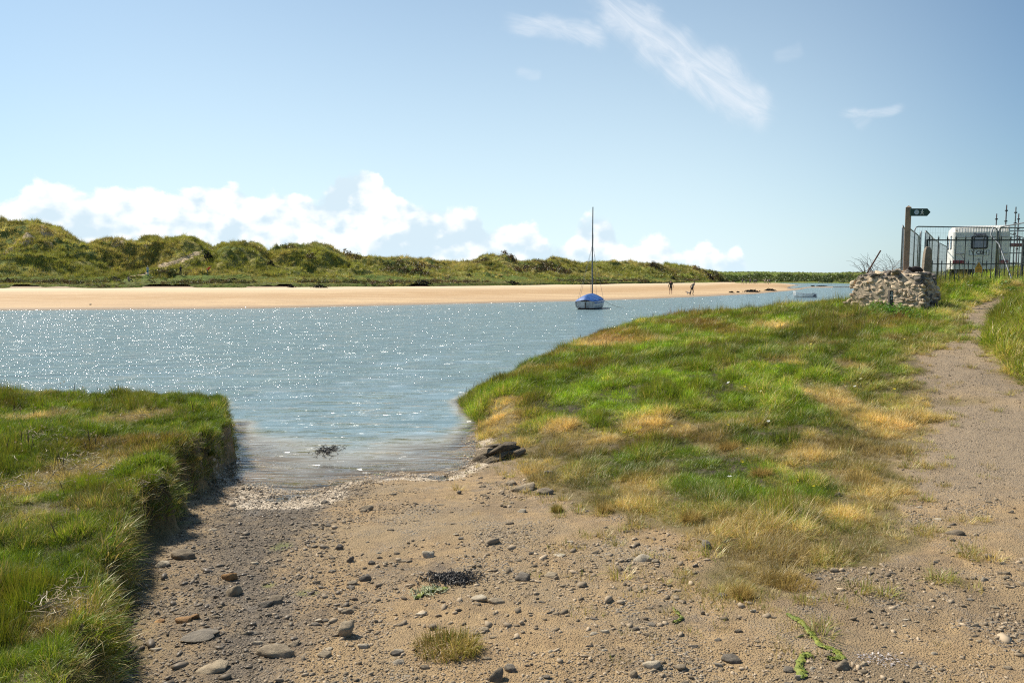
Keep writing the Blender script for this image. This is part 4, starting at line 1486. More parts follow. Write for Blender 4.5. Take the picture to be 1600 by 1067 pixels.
# shrubs one can pick out on the dunes
bush_mats = {'dark': SCRUB, 'lime': GORSE}
shrub_lib = {}
for key, m_ in bush_mats.items():
    shrub_lib[key] = [leafy_mesh('shrub_leaves', m_, 420, 1.0, 1.0, .13, 70 + i) for i in range(2)]
BARK = mat_simple('bark', (.09, .065, .045), .9)
stm = MB()
for i in range(5):
    a = i * 1.26
    stm.tube([(0, 0, -.1), (.2 * math.cos(a), .2 * math.sin(a), .3), (.45 * math.cos(a + .3), .45 * math.sin(a + .3), .7)], [.05, .035, .015], 5)
STM = stm.mesh('stems', BARK)
shr = [(1108, 434, 14, 9, 'dark', 'big round dark green shrub near the right end of the dunes'), (1083, 431, 8, 5, 'dark', 'small dark shrub on the slope left of the biggest round shrub'),
       (1051, 435, 9, 6, 'dark', 'dull green shrub low on the dune above the walker in shorts'), (546, 416, 9, 8, 'lime', 'yellow green bush standing out on the dune slope left of centre'),
       (733, 431, 12, 7, 'lime', 'yellow green bush near the foot of the dunes'), (500, 447, 26, 8, 'dark', 'long dark brown shrub at the beach edge, left of the middle dunes'),
       (455, 447, 14, 7, 'dark', 'rounded dark shrub at the beach edge beside the longer brown one'), (345, 438, 24, 6, 'dark', 'low dark shrub behind the red jacketed walker on the dune flat'),
       (180, 436, 24, 8, 'dark', 'dark scrubby bush beside the seated person'), (423, 413, 12, 12, 'dark', 'dark shrub in the hollow between two dune humps'), (619, 425, 22, 7, 'dark', 'flat dark thicket on the middle dune slope'),
       (325, 400, 14, 12, 'dark', 'dark bush beside the top of the sandy dune path'), (660, 441, 30, 7, 'dark', 'long dark thicket at the foot of the middle dunes'), (800, 441, 26, 6, 'dark', 'dark thicket at the beach edge left of the sailing boat mast'),
       (233, 438, 14, 4, 'lime', 'bright green low bush below the person in blue'), (366, 436, 14, 5, 'lime', 'bright green low bush right of the red jacketed walker'), (13, 437, 16, 7, 'dark', 'dark bush on the dune flat at the far left'),
       (1168, 424.5, 6, 3, 'dark', 'lone dark bush on the skyline of the far headland')]
for i, (u, v, w, h_, kd, lb) in enumerate(shr):
    if u > 1150:
        r_ = 640.0; fx_, fy_ = (u - 800) / F * r_, r_
        fz_ = EYE + (HV - 426.5) / F * r_
    else:
        fx_, fy_, fz_ = FG(u, v + h_ * .35)
    t_ = empty('shrub', (fx_, fy_, fz_ - .15), i * 1.7)
    tag(t_, lb, 'shrub', 'shrubs that stand out on the dunes')
    hw, hh = w * fy_ / F * .5, h_ * fy_ / F
    lo = link(bpy.data.objects.new('foliage', shrub_lib[kd][i % 2]), t_)
    lo.scale = (max(hw, .4), max(.45 * hw, hh * .6), hh * .95)
    lo.rotation_euler = (0, 0, -i * 1.7)
    so_ = link(bpy.data.objects.new('stem', STM), t_)
    so_.scale = (hh * .5, hh * .5, hh * .6)


# ------------------------------------------------------------------ stones
def ico(sub):
    import bmesh
    bm = bmesh.new(); bmesh.ops.create_icosphere(bm, subdivisions=sub, radius=1)
    V = np.array([v.co[:] for v in bm.verts]); Fc = np.array([[v.index for v in f.verts] for f in bm.faces])
    bm.free()
    return V, Fc


IC2, IC3 = ico(2), ico(3)


def rock_mesh(name, mat, seed, planes=14, rough=.05, sub=IC2, blocky=0.0):
    r = np.random.default_rng(seed)
    V, Fc = sub
    N = r.normal(size=(planes, 3)); N /= np.linalg.norm(N, axis=1)[:, None]
    if blocky:
        N = np.concatenate([N, np.array([[1, 0, 0], [-1, 0, 0], [0, 1, 0], [0, -1, 0], [0, 0, 1], [0, 0, -1]]) + r.normal(0, .15, (6, 3))])
        N /= np.linalg.norm(N, axis=1)[:, None]
    c = r.uniform(.55, 1.0, len(N))
    dt = V @ N.T
    rad = np.where(dt > .05, c / np.maximum(dt, .05), 9)
    rad = (rad ** -18.).sum(1) ** (-1 / 18.)
    q = V * rad[:, None]
    n_ = fbm(V[:, 0] * 3 + seed, V[:, 1] * 3 + V[:, 2] * 2.2, 1.0, 3, seed)
    q = q * (1 + (n_[:, None] - .5) * rough * 4)
    q /= np.abs(q).max(0)
    me = raw_mesh(name, q, Fc, mat, smooth=False)
    return me


def stone_mat(name, a, b, c, bump=.5, scale=5, rough=.85):
    m = bpy.data.materials.new(name); m.use_nodes = True
    t = NT(m.node_tree); bs = m.node_tree.nodes['Principled BSDF']
    tc_ = t.n('ShaderNodeTexCoord').outputs['Object']
    oi = t.n('ShaderNodeObjectInfo')
    rv = oi.outputs['Random']
    v = t.v('ADD', tc_, t.comb(t.m('MULTIPLY', rv, 31), t.m('MULTIPLY', rv, 17), 0))
    n1 = t.noise(v, scale * .35, 4, .6); n2 = t.noise(v, scale * 2.2, 5, .7)
    col = t.mix(t.smooth(n1, .35, .65), a, b)
    col = t.mix(t.m('MULTIPLY', t.smooth(n2, .55, .75), .7), col, c)
    k = t.m('ADD', .68, t.m('MULTIPLY', rv, .6))
    col = t.mix(1.0, col, t.comb(k, k, t.m('SUBTRACT', t.m('MULTIPLY', k, 1.03), t.m('MULTIPLY', rv, .05))), 'MULTIPLY')
    t.set(bs.inputs['Base Color'], col); bs.inputs['Roughness'].default_value = rough; bs.inputs['Specular IOR Level'].default_value = .22
    t.set(bs.inputs['Normal'], t.bump(t.m('ADD', n1, n2), bump, .05))
    return m


STONE = stone_mat('grey_stone', (.37, .29, .19), (.27, .21, .14), (.15, .115, .08))
SLATE = stone_mat('dark_slate', (.17, .14, .105), (.25, .205, .15), (.09, .07, .055), rough=.6)
PALE = stone_mat('pale_stone', (.56, .47, .34), (.44, .36, .25), (.28, .22, .15))
RUST = stone_mat('orange_stone', (.42, .24, .10), (.30, .17, .08), (.16, .09, .045))
LICHEN = stone_mat('mossy_outcrop', (.30, .23, .15), (.17, .13, .085), (.36, .29, .06), .9, 3)
WALLS = stone_mat('wall_stone', (.66, .51, .34), (.52, .40, .27), (.30, .22, .15), .5, 4)
WALLG = stone_mat('wall_top_stone', (.24, .20, .16), (.17, .145, .12), (.10, .08, .065), .5, 4)
SM = {'stone': STONE, 'slate': SLATE, 'pale': PALE, 'rust': RUST, 'lichen': LICHEN}
rock_bank = {k: [rock_mesh('rock_' + k, m, 100 + i * 7 + len(k), 9 + i, .085, IC3, blocky=(i % 2)) for i in range(5)] for k, m in SM.items()}

named = [
    # u, v(base), width px, height px, depth factor, material, label
    (818, 803, 25, 17, .8, 'pale', 'pale rounded stone below the tip of the meadow grass'),
    (667, 873, 22, 14, .8, 'pale', 'small whitish stone in the middle of the stony slip'),
    (570, 799, 26, 12, .6, 'stone', 'low brown stone half sunk in the sand near the foam'),
    (355, 910, 25, 14, .7, 'rust', 'reddish brown flat stone just behind the blocky grey stone'),
    (364, 933, 28, 24, .8, 'stone', 'blocky grey stone with a lit top, left of centre on the wet gravel'),
    (535, 996, 34, 36, .7, 'stone', 'tall pointed grey boulder standing on the slip'),
    (430, 945, 27, 14, .8, 'stone', 'wedge shaped grey stone, right one of a touching pair'),
    (411, 950, 24, 12, .8, 'slate', 'darker stone, left one of a touching pair'),
    (425, 1030, 68, 22, .55, 'stone', 'long flat slab lying in the wet gravel at the bottom'),
    (330, 1055, 60, 16, .7, 'stone', 'broad flat slab sunk in gravel, left of the long slab'),
    (300, 1005, 70, 12, .8, 'slate', 'low wide slab barely showing above wet gravel'),
    (818, 908, 29, 14, .7, 'slate', 'dark oval stone alone on bare sand'),
    (747, 940, 36, 14, .7, 'pale', 'pale oval stone beside the dark seaweed'),
    (775, 946, 29, 10, .6, 'stone', 'flat oval stone just right of the pale oval one'),
    (1007, 878, 33, 13, .6, 'pale', 'pale elongated stone near the straw coloured turf'),
    (1023, 882, 16, 8, .8, 'stone', 'small stone touching the pale elongated stone'),
    (1106, 859, 17, 16, .8, 'slate', 'dark wedge shaped stone at the edge of the dry grass'),
    (775, 1066, 30, 26, .8, 'stone', 'round grey stone at the bottom edge of the frame'),
    (797, 1052, 22, 14, .8, 'slate', 'dark stone touching the round grey stone'),
    (571, 908, 24, 13, .7, 'slate', 'dark grey slab with a straight edge'),
    (548, 915, 22, 9, .7, 'stone', 'pale brown stone left of the straight edged slab'),
    (530, 861, 13, 10, .8, 'slate', 'leftmost of three small dark stones near the middle'),
    (546, 879, 12, 13, .8, 'slate', 'upright one of three small dark stones near the middle'),
    (580, 883, 12, 8, .8, 'slate', 'rightmost of three small dark stones near the middle'),
    (544, 960, 26, 12, .5, 'stone', 'narrow tilted stone behind the pointed boulder'),
    (514, 1018, 22, 10, .8, 'pale', 'small pale stone left of the pointed boulder'),
    (506, 1030, 26, 9, .8, 'stone', 'flat stone right of the long slab'),
    (456, 1012, 24, 9, .8, 'stone', 'stone lying on the far end of the long slab'),
    (280, 876, 42, 18, .8, 'stone', 'large flat grey rock at the foot of the left bank'),
    (251, 888, 26, 10, .7, 'pale', 'flat pale rock left of the large flat grey rock'),
    (250, 975, 24, 14, .8, 'rust', 'brown stone at the bank foot, left of the orange ones'),
    (281, 975, 28, 10, .8, 'rust', 'flat orange stone, the left of two'),
    (300, 969, 20, 13, .8, 'rust', 'upright orange stone, the right of two'),
    (1020, 1049, 30, 13, .8, 'pale', 'pale flat stone near the bottom, right of centre'),
    (992, 1060, 18, 14, .9, 'stone', 'brown stone left of the pale flat one near the bottom'),
    (1064, 1052, 22, 11, .8, 'stone', 'grey flat stone right of the pale flat one near the bottom'),
    (857, 747, 20, 14, .8, 'pale', 'whitish stone in the grass edge above the stone row'),
    (818, 770, 44, 14, .8, 'stone', 'flat slab at the meadow edge, left of two'),
    (852, 774, 30, 12, .8, 'stone', 'flat slab at the meadow edge, right of two'),
    (800, 758, 24, 8, .8, 'stone', 'thin slab right below the mossy outcrop'),
    (878, 870, 34, 10, .6, 'pale', 'pale slab with turf around it left of the elongated stone'),
    (862, 905, 26, 9, .6, 'stone', 'brown slab below the turf patch'),
    (1310, 778, 12, 9, .8, 'stone', 'small grey stone alone in the dry grass'),
    (1130, 936, 18, 9, .8, 'slate', 'dark stone at the lower tip of the grass'),
    (1340, 494, 15, 7, .8, 'pale', 'pale stone in the grass left of the marker post'),
    (717, 772, 9, 8, .8, 'slate', 'small dark stone close to the water foam'),
    (506, 787, 12, 7, .9, 'slate', 'dark stone standing in the foam'),
    (1320, 1050, 30, 18, .8, 'stone', 'grey stone between the green seaweed and the white patch'),
    (1145, 1040, 34, 14, .8, 'slate', 'dark lumpy stone left of the green seaweed'),
    (1500, 838, 38, 10, .6, 'stone', 'flat slab at the edge of the gravel path'),
    (1470, 815, 24, 7, .6, 'pale', 'thin pale slab beside the dry grass on the path edge'),
    (1305, 594, 8, 4, .7, 'pale', 'whitish stone on the worn path, left one'),
]


def place_rock(u, v, w, h_, dep, kind, label, i, group=None):
    x, y = G(u, v, H)
    k = y / F
    hw, hh = w * k * .5, h_ * k
    hd_ = max(hw * dep, hh * .5)
    x, y = x, y + hd_ * .8
    z = Hs(x, y)
    o = bpy.data.objects.new('stone', rock_bank[kind][i % 5])
    o.location = (x, y, z + hh * .15)
    o.scale = (hw, hd_, hh * .6)
    o.rotation_euler = (random.uniform(-.12, .12), random.uniform(-.12, .12), random.uniform(-.35, .35))
    link(o)
    return tag(o, label, 'stone', group)


for i, nd_ in enumerate(named):
    place_rock(*nd_[:5], nd_[5], nd_[6], i, 'single stones on the slip')

# medium loose stones
cnt = 0
r = np.random.default_rng(71)
GRP = {'stone': ('small flat grey brown stone lying loose among many on the stony slip', 'loose grey brown stones on the slip'),
       'slate': ('small dark stone lying loose among many on the stony slip', 'loose dark stones on the slip'),
       'pale': ('small pale stone lying loose among many on the stony slip', 'loose pale stones on the slip')}
while cnt < 230:
    u, v = r.uniform(180, 1590), 745 + 330 * r.uniform() ** 1.1
    x, y = G(u, v)
    g_, ds_, bd_, md__, pd_ = masks(np.array([x]), np.array([y]))
    if g_[0] > .3 or ds_[0] < .12 or md__[0] > -.06 or bd_[0] < .05:
        continue
    if pd_[0] > .3 and r.uniform() < .65:
        continue
    kind = ['stone', 'stone', 'pale', 'slate'][r.integers(0, 4)]
    w = r.uniform(8, 19) * (.6 + .45 * (v - 700) / 300)
    hr = r.uniform(.2, .46)
    shp = 'thin flat' if hr < .3 else ('low' if hr < .4 else 'chunky')
    siz = 'small' if w < 13 else 'hand sized'
    zone = ('beside the footpath' if u > 1330 else 'below the dry grass' if (u > 1000 and v > 900) else 'just under the meadow edge' if u > 820 and v < 900
            else 'near the foam line' if v < 815 else 'under the left bank' if u < 480 else 'on the middle of the slip' if v < 960 else 'at the bottom of the slip')
    kn = {'stone': 'grey brown', 'slate': 'dark', 'pale': 'pale'}[kind]
    place_rock(u, v, w, w * hr, r.uniform(.35, .75), kind, '%s %s %s stone lying loose %s' % (siz, shp, kn, zone), cnt, '%s %s %s stones %s' % (siz, shp, kn, zone))
    cnt += 1

# gravel: small chips that nobody could count
GRAV = bpy.data.materials.new('gravel_chips'); GRAV.use_nodes = True
t = NT(GRAV.node_tree); bs = GRAV.node_tree.nodes['Principled BSDF']; bs.inputs['Specular IOR Level'].default_value = .25
tx, ty, tz = t.sep(t.attr('tint', 'INSTANCER').outputs['Vector'])
gc = t.mix(tx, (.17, .13, .085), (.50, .38, .25))
gc = t.mix(tz, gc, (.13, .10, .07))
t.set(bs.inputs['Base Color'], gc); t.set(bs.inputs['Roughness'], t.m('SUBTRACT', .9, t.m('MULTIPLY', tz, .55)))
V8, F8 = ico(1)
chips = []
for i in range(5):
    rr_ = np.random.default_rng(200 + i)
    q_ = V8 * rr_.uniform(.75, 1.25, (len(V8), 1)) * np.array([1, rr_.uniform(.45, .85), rr_.uniform(.22, .5)])
    chips.append(raw_mesh('chip', q_, F8, GRAV, smooth=False))
CH = library('chip', chips)


def gravel(name, n, r0, r1, t0, t1, size, seed, label, fn):
    x, y, q = fan_points(n, r0, r1, t0, t1, seed)
    g_, ds_, bd_, md__, pd_ = masks(x, y)
    ww = sdist(x, y, wet_poly)
    rr_ = np.random.default_rng(seed)
    pr = fn(x, y, ds_, bd_, md__, pd_, ww)
    ok = (g_ < .4) & (md__ < -.02) & (ds_ > -.5) & (rr_.uniform(size=n) < pr)
    x, y, ww, ds_ = x[ok], y[ok], ww[ok], ds_[ok]
    n = len(x)
    s = size * np.exp(rr_.normal(0, .42, n)) * (1 + np.clip(y - 5, 0, 30) * .05)
    wetv = sstep(-.3, .5, ww + (fbm(x, y, 2, 3, 9) - .5)) * .8 + .5 * np.exp(-np.maximum(ds_, 0) / .2)
    return scatter(name, np.stack([x, y, H(x, y) + s * .12], -1), np.stack([rr_.normal(0, .25, n), rr_.normal(0, .25, n), rr_.uniform(0, 6.28, n)], -1),
                   np.stack([s, s, s], -1), rr_.integers(0, 5, n), np.stack([rr_.uniform(0, 1, n) ** 1.3, np.ones(n), np.clip(wetv * rr_.uniform(.4, 1.3, n), 0, 1)], -1), CH, label, 'gravel')


def patchy(x, y, k): return sstep(.40, .62, fbm(x, y, k, 4, 501))


gravel('slip_gravel', 170000, 3.6, 11, -.75, .75, .0058, 81, 'fine grit and small chips of stone strewn over the slip',
       lambda x, y, ds, bd, md, pd, ww: np.clip(.12 + .75 * patchy(x, y, 1.8) * sstep(.3, .6, fbm(x, y, 5, 3, 507)) + .9 * sstep(-.4, .3, ww), 0, 1) * (1 - .5 * (pd > 0)))
gravel('coarse_gravel', 13000, 3.6, 11, -.75, .75, .014, 82, 'coarser flat pebbles lying on the slip',
       lambda x, y, ds, bd, md, pd, ww: np.clip(.05 + .75 * patchy(x, y, 1.2) + .5 * sstep(-.4, .3, ww), 0, 1) * (1 - .8 * (pd > 0)))
gravel('path_gravel', 90000, 5, 30, .25, .85, .0048, 83, 'compacted grit covering the footpath on the right',
       lambda x, y, ds, bd, md, pd, ww: (pd > -.2) * np.clip(.4 + .5 * patchy(x, y, 2.2) + (y > 16), 0, 1))
gravel('shingle_line', 9000, 8.2, 12.5, -.45, .02, .0075, 84, 'small wet pebbles along the water line of the inlet',
       lambda x, y, ds, bd, md, pd, ww: np.exp(-((ds - .05) / .28) ** 2) * .9 * (x > -3.5))

# foam and broken shell along the water line
FOAMM = mat_simple('foam_bubbles', (.66, .52, .36), .8, var=.12, nscale=30)
fm_ = []
for i in range(3):
    rr_ = np.random.default_rng(300 + i)
    q_ = V8 * rr_.uniform(.7, 1.3, (len(V8), 1)) * np.array([1, rr_.uniform(.4, .9), .35])
    fm_.append(raw_mesh('bubble', q_, F8, FOAMM))
FML = library('bubble', fm_)
x, y, q = fan_points(150000, 8.2, 13, -.45, .02, 85)
ds_ = sd_shore(x, y)
amp = .25 + .75 * sstep(.40, .58, fbm(x * 1.0, y * 2.2, 1.4, 4, 511))
loc_ = np.maximum(np.exp(-((ds_ - .05) / .17) ** 2) * amp, .9 * blob(x, y, 455, 775, 85, 16))
ok = (x > -3.3) & (x < .3) & (y < 10.6) & (rng.uniform(size=len(x)) < loc_ * .95 * sstep(.35, .6, fbm(x, y, 9, 3, 513))) & (ds_ > -.22)
x, y = x[ok], y[ok]; n = len(x)
s = .0042 * np.exp(rng.normal(0, .5, n))
scatter('shore_foam', np.stack([x, y, np.maximum(H(x, y), .004) + .002], -1), np.stack([np.zeros(n), np.zeros(n), rng.uniform(0, 6.28, n)], -1), np.repeat(s[:, None], 3, 1) * np.array([1.4, 1, .8]),
        rng.integers(0, 3, n), np.zeros((n, 3)), FML, 'creamy foam and shell grit left along the edge of the water', 'foam')

# rock outcrop at the water's edge
ox, oy = G(776, 716)
t_ = empty('rock_outcrop', (ox, oy, Hs(ox, oy)), .1)
tag(t_, 'layered dark outcrop with yellow lichen where the meadow meets the water', 'rock')
for i, (dx, dy, dz_, sx, sy, sz, ry) in enumerate([(-.12, 0, .05, .20, .14, .075, .35), (.06, .05, .10, .24, .16, .07, .25), (.18, .0, .04, .17, .14, .07, .2), (-.02, -.1, .02, .22, .10, .05, .3), (.02, .02, .15, .18, .11, .045, .28),
                                                    (-.18, -.06, .0, .13, .1, .07, .3), (.2, .1, .12, .15, .12, .05, .15)]):
    o = link(bpy.data.objects.new('rock_ledge', rock_mesh('ledge', LICHEN, 400 + i, 12, .09, IC3)), t_)
    o.location = (dx, dy, dz_); o.scale = (sx, sy, sz); o.rotation_euler = (0, -ry, .2 * i)

# ------------------------------------------------------------------ seaweed and small finds
WEEDG = mat_simple('green_algae', (.12, .16, .012), .6, var=.2, nscale=30, second=(.26, .27, .03), bump=.4)
WEEDD = mat_simple('dark_seaweed', (.035, .028, .022), .5, var=.2, nscale=30, second=(.10, .08, .06))


def ribbon(name, px_pts, w, label, mat=WEEDG, seed=0, cat='seaweed'):
    r_ = np.random.default_rng(seed)
    c = []
    for u, v in px_pts:
        c.append(G(u, v, H))
    c = np.array(c)
    tt_ = np.linspace(0, len(c) - 1, len(c) * 10)
    cx = np.interp(tt_, range(len(c)), c[:, 0]); cy = np.interp(tt_, range(len(c)), c[:, 1])
    dx, dy = np.gradient(cx), np.gradient(cy)
    l_ = np.hypot(dx, dy) + 1e-9
    nx, ny = -dy / l_, dx / l_
    V = []; nr = len(cx); nc = 7
    for i in range(nr):
        ww = w * (.35 + .9 * vnoise(np.array([i * .35 + seed]), np.array([.5]), 3)[0]) * min(1, .25 + i / 4, .25 + (nr - 1 - i) / 4)
        for j in range(nc):
            s_ = (j / (nc - 1) - .5) * 2
            ax = cx[i] + nx[i] * s_ * ww + r_.normal(0, .004); ay = cy[i] + ny[i] * s_ * ww + r_.normal(0, .004)
            V.append((ax, ay, .003 + .006 * (1 - s_ * s_) + r_.uniform(0, .007)))
    V = np.array(V)
    V[:, 2] += H(V[:, 0], V[:, 1])
    o = bpy.data.objects.new(name, raw_mesh(name, V, grid_faces(nr, nc), mat))
    return tag(link(o), label, cat)


ribbon('seaweed_strand', [(1230, 962), (1252, 972), (1270, 996), (1284, 1012), (1308, 1020), (1314, 1032), (1292, 1030)], .021, 'long bright green seaweed strand curling across the bare earth', seed=1)
ribbon('seaweed_strand', [(1266, 1022), (1254, 1030), (1248, 1046), (1254, 1064)], .024, 'short yellow green seaweed strand at the bottom edge below the long one', seed=2)
ribbon('seaweed_strand', [(1052, 955), (1066, 968), (1052, 976)], .010, 'tiny hooked green seaweed strand right of centre', seed=3)
ribbon('seaweed_strand', [(648, 936), (668, 926), (700, 920)], .030, 'green seaweed clump beside the dark dried weed', seed=4)
ribbon('seaweed_strand', [(584, 742), (602, 743)], .03, 'small green weed scrap at the water edge', seed=5)
ribbon('seaweed_strand', [(255, 742), (268, 739)], .03, 'small bright green weed patch under the left bank', seed=6)


def weed_heap(u, v, wpx, hpx, nst, label, mat, seed, size=.03, zmin=None):
    r_ = np.random.default_rng(seed)
    cx, cy = G(u, v, H)
    hw = wpx * cy / F * .5
    hd_ = hpx / F * cy * cy / 1.6 * .5
    mb = MB()
    for i in range(nst):
        ax = cx + r_.normal(0, hw * .45); ay = cy + r_.normal(0, hd_ * .45)
        z0 = Hs(ax, ay) if zmin is None else zmin
        a = r_.uniform(0, 6.28); l_ = size * r_.uniform(.6, 1.6)
        mb.tube([(ax, ay, z0 + .004), (ax + l_ * .5 * math.cos(a), ay + l_ * .5 * math.sin(a), z0 + r_.uniform(.008, .03)), (ax + l_ * math.cos(a + .5), ay + l_ * math.sin(a + .5), z0 + r_.uniform(.0, .03))],
                [.003, .0035, .0015], 4, cap=False)
    return tag(mb.build('dried_seaweed', mat), label, 'seaweed')


weed_heap(705, 905, 90, 22, 420, 'tangle of dry dark seaweed behind the green clump', WEEDD, 11)
weed_heap(670, 925, 50, 14, 90, 'pale bleached seaweed sprigs on the green clump', mat_simple('pale_weed', (.50, .50, .28), .7), 12)
weed_heap(512, 729, 40, 14, 170, 'dark seaweed sprigs floating in the inlet', WEEDD, 13, .05, zmin=.002)
weed_heap(1160, 850, 60, 14, 160, 'dark dry weed caught at the edge of the dry grass', WEEDD, 14)

# patch of white broken shell
r_ = np.random.default_rng(15)
cx, cy = G(1378, 1033, H)
mb = MB()
for i in range(110):
    ax = cx + r_.normal(0, .055); ay = cy + r_.normal(0, .035); s = r_.uniform(.002, .006)
    M_ = Matrix.Translation((ax, ay, Hs(ax, ay) + .006)) @ Euler((r_.normal(0, .4), r_.normal(0, .4), r_.uniform(0, 6.28))).to_matrix().to_4x4()
    mb.box((0, 0, 0), (s * 2, s * 1.3, .0015), M_)
tag(mb.build('shell_patch', mat_simple('shell', (.55, .47, .42), .6, var=.25, nscale=60)), 'whitish patch of crushed shell on the bare earth at lower right', 'shells', kind='stuff')

# isolated grass tufts (things one can point at)
TUFT = [clump_mesh('t', GRASS, 900, .11, .22, .006, .7, 3, .5, 501), clump_mesh('t', GRASS, 700, .16, .10, .006, .8, 4, .5, 502)]
TUFTM = leaf_material('tuft_blades', (.12, .16, .02), (.20, .20, .035), (.50, .33, .11), (.2, .08, .03))
# uninstanced copies read no instance tint, so they carry their own colours
def tuft_mat(name, c1, c2):
    m = bpy.data.materials.new(name); m.use_nodes = True
    t = NT(m.node_tree); m.node_tree.nodes.remove(m.node_tree.nodes['Principled BSDF'])
    out = m.node_tree.nodes['Material Output']
    rn = t.attr('blade').outputs['Fac']; h = t.attr('along').outputs['Fac']
    c = t.mix(rn, c1, c2)
    c = t.mix(t.m('MULTIPLY', t.smooth(h, .5, 0), .5), c, (.36, .24, .09))
    d = t.n('ShaderNodeBsdfDiffuse'); t.set(d.inputs[0], c)
    tl = t.n('ShaderNodeBsdfTranslucent'); t.set(tl.inputs[0], c)
    mx = t.n('ShaderNodeMixShader'); mx.inputs[0].default_value = .3
    t.set(mx.inputs[1], d.outputs[0]); t.set(mx.inputs[2], tl.outputs[0]); t.set(out.inputs[0], mx.outputs[0])
    return m


TM1 = tuft_mat('tuft_green_straw', (.13, .17, .02), (.50, .34, .11))
TM2 = tuft_mat('tuft_straw', (.28, .22, .06), (.56, .38, .13))
TM3 = tuft_mat('tuft_green', (.09, .15, .02), (.22, .22, .04))
tufts = [(700, 1016, 150, 60, TM1, 'oval tuft of mixed green and orange grass alone on the slip'), (1160, 935, 90, 60, TM2, 'orange brown tussock at the lower tip of the meadow'),
         (1235, 915, 110, 60, TM2, 'wide dry tussock right of the tussock at the lower tip'), (1080, 815, 80, 60, TM2, 'upright straw tussock at the meadow edge above the dark wedge stone'),
         (1270, 790, 90, 60, TM1, 'green centred tussock on the lower right meadow'), (1190, 745, 70, 40, TM2, 'pale spiky tussock in the middle of the meadow'),
         (1350, 755, 90, 46, TM2, 'tall straw tussock near the path edge'), (1140, 705, 70, 36, TM2, 'reddish tan tussock surrounded by soft green grass'),
         (1375, 665, 70, 30, TM1, 'tussock leaning over the edge of the path'), (945, 800, 60, 36, TM2, 'small straw tussock at the stony edge of the meadow'),
         (1000, 750, 90, 44, TM1, 'green and straw tussock in the near part of the meadow'), (330, 745, 34, 22, TM3, 'small green tuft under the end of the left bank near the water'),
         (303, 765, 40, 24, TM1, 'tuft of short grass on a lump at the foot of the left bank'), (870, 800, 50, 24, TM1, 'small tuft between the flat slabs at the meadow edge')]
for i, (u, v, w, h_, m_, lb) in enumerate(tufts):
    x, y = G(u, v, H)
    k = y / F
    key = 'tuft_%d_%s' % (i % 2, m_.name)
    me = bpy.data.meshes.get(key)
    if me is None:
        me = TUFT[i % 2].copy(); me.name = key; me.materials.clear(); me.materials.append(m_)
    o = bpy.data.objects.new('grass_tuft', me)
    sx = w * k / (.62 if i % 2 == 0 else .52)
    hh = h_ * k / (.15 if i % 2 == 0 else .2)
    o.location = (x, y, Hs(x, y) - .01); o.scale = (sx, sx * (.8 if i else .9), min(hh, sx * 1.2)); o.rotation_euler = (0, 0, i * 1.3)
    tag(link(o), lb, 'grass tuft')


# ------------------------------------------------------------------ dry stone wall
A_ = np.array([10.67, 20.0]); B_ = np.array([9.50, 21.6]); nrm = np.array([.80, .60])
along = (B_ - A_); WL = float(np.linalg.norm(along)); along = along / WL
TH = 1.0
base_z = Hs(10.6, 20.4) - .12
wall = empty('stone_wall', (float(A_[0]), float(A_[1]), base_z))
tag(wall, 'crumbling drystone wall stub with tan rubble stones behind the little marker post', 'stone wall')
WH = (2.33 - base_z)


def wpt(s, d, z):
    """s along the front face from the right corner, d into the wall, z up; in the wall's own frame"""
    p = along * s + nrm * d
    return Vector((p[0], p[1], z))


V = []; nS, nZ = 14, 8
ring = [(s_, 0) for s_ in np.linspace(0, WL, 10)] + [(WL, d_) for d_ in np.linspace(0, TH, 5)[1:]] + [(s_, TH) for s_ in np.linspace(WL, 0, 10)[1:]] + [(0, d_) for d_ in np.linspace(TH, 0, 5)[1:-1]]
levels = [(0, .08), (.25, .02), (.5, .0), (.75, -.04), (.93, -.12), (1.0, -.30)]
for (f_, ins) in levels:
    for (s_, d_) in ring:
        cs, cd = s_ - WL / 2, d_ - TH / 2
        k_ = 1 + (ins - .07) / 1.0
        p = wpt(WL / 2 + cs * k_, TH / 2 + cd * k_, f_ * WH * .97 + (random.random() - .5) * .04)
        V.append(p + Vector((random.uniform(-.02, .02), random.uniform(-.02, .02), 0)))
nr_ = len(ring); Fc = []
for i in range(len(levels) - 1):
    for j in range(nr_):
        Fc.append((i * nr_ + j, i * nr_ + (j + 1) % nr_, (i + 1) * nr_ + (j + 1) % nr_, (i + 1) * nr_ + j))
Fc.append(tuple(range((len(levels) - 1) * nr_, len(levels) * nr_)))
core = MB().add(V, Fc)
MORT = mat_simple('lime_rubble', (.60, .46, .31), .95, var=.25, nscale=14, bump=.8)
core.build('rubble_core', MORT, wall)
wall_rocks = [rock_mesh('wall_stone', WALLS, 600 + i, 6 + i, .08, IC3, blocky=1) for i in range(6)]
wall_rocks_g = [rock_mesh('wall_top_stone', WALLG, 620 + i, 6 + i, .08, IC3, blocky=1) for i in range(4)]
r = np.random.default_rng(91)


def wall_stone(pos, size, yaw, mesh, tilt=0.0):
    o = bpy.data.objects.new('stone', mesh)
    o.location = pos; o.scale = size
    o.rotation_euler = (r.normal(0, .2), r.normal(0, .38) + tilt, yaw + r.normal(0, .12))
    return link(o, wall)


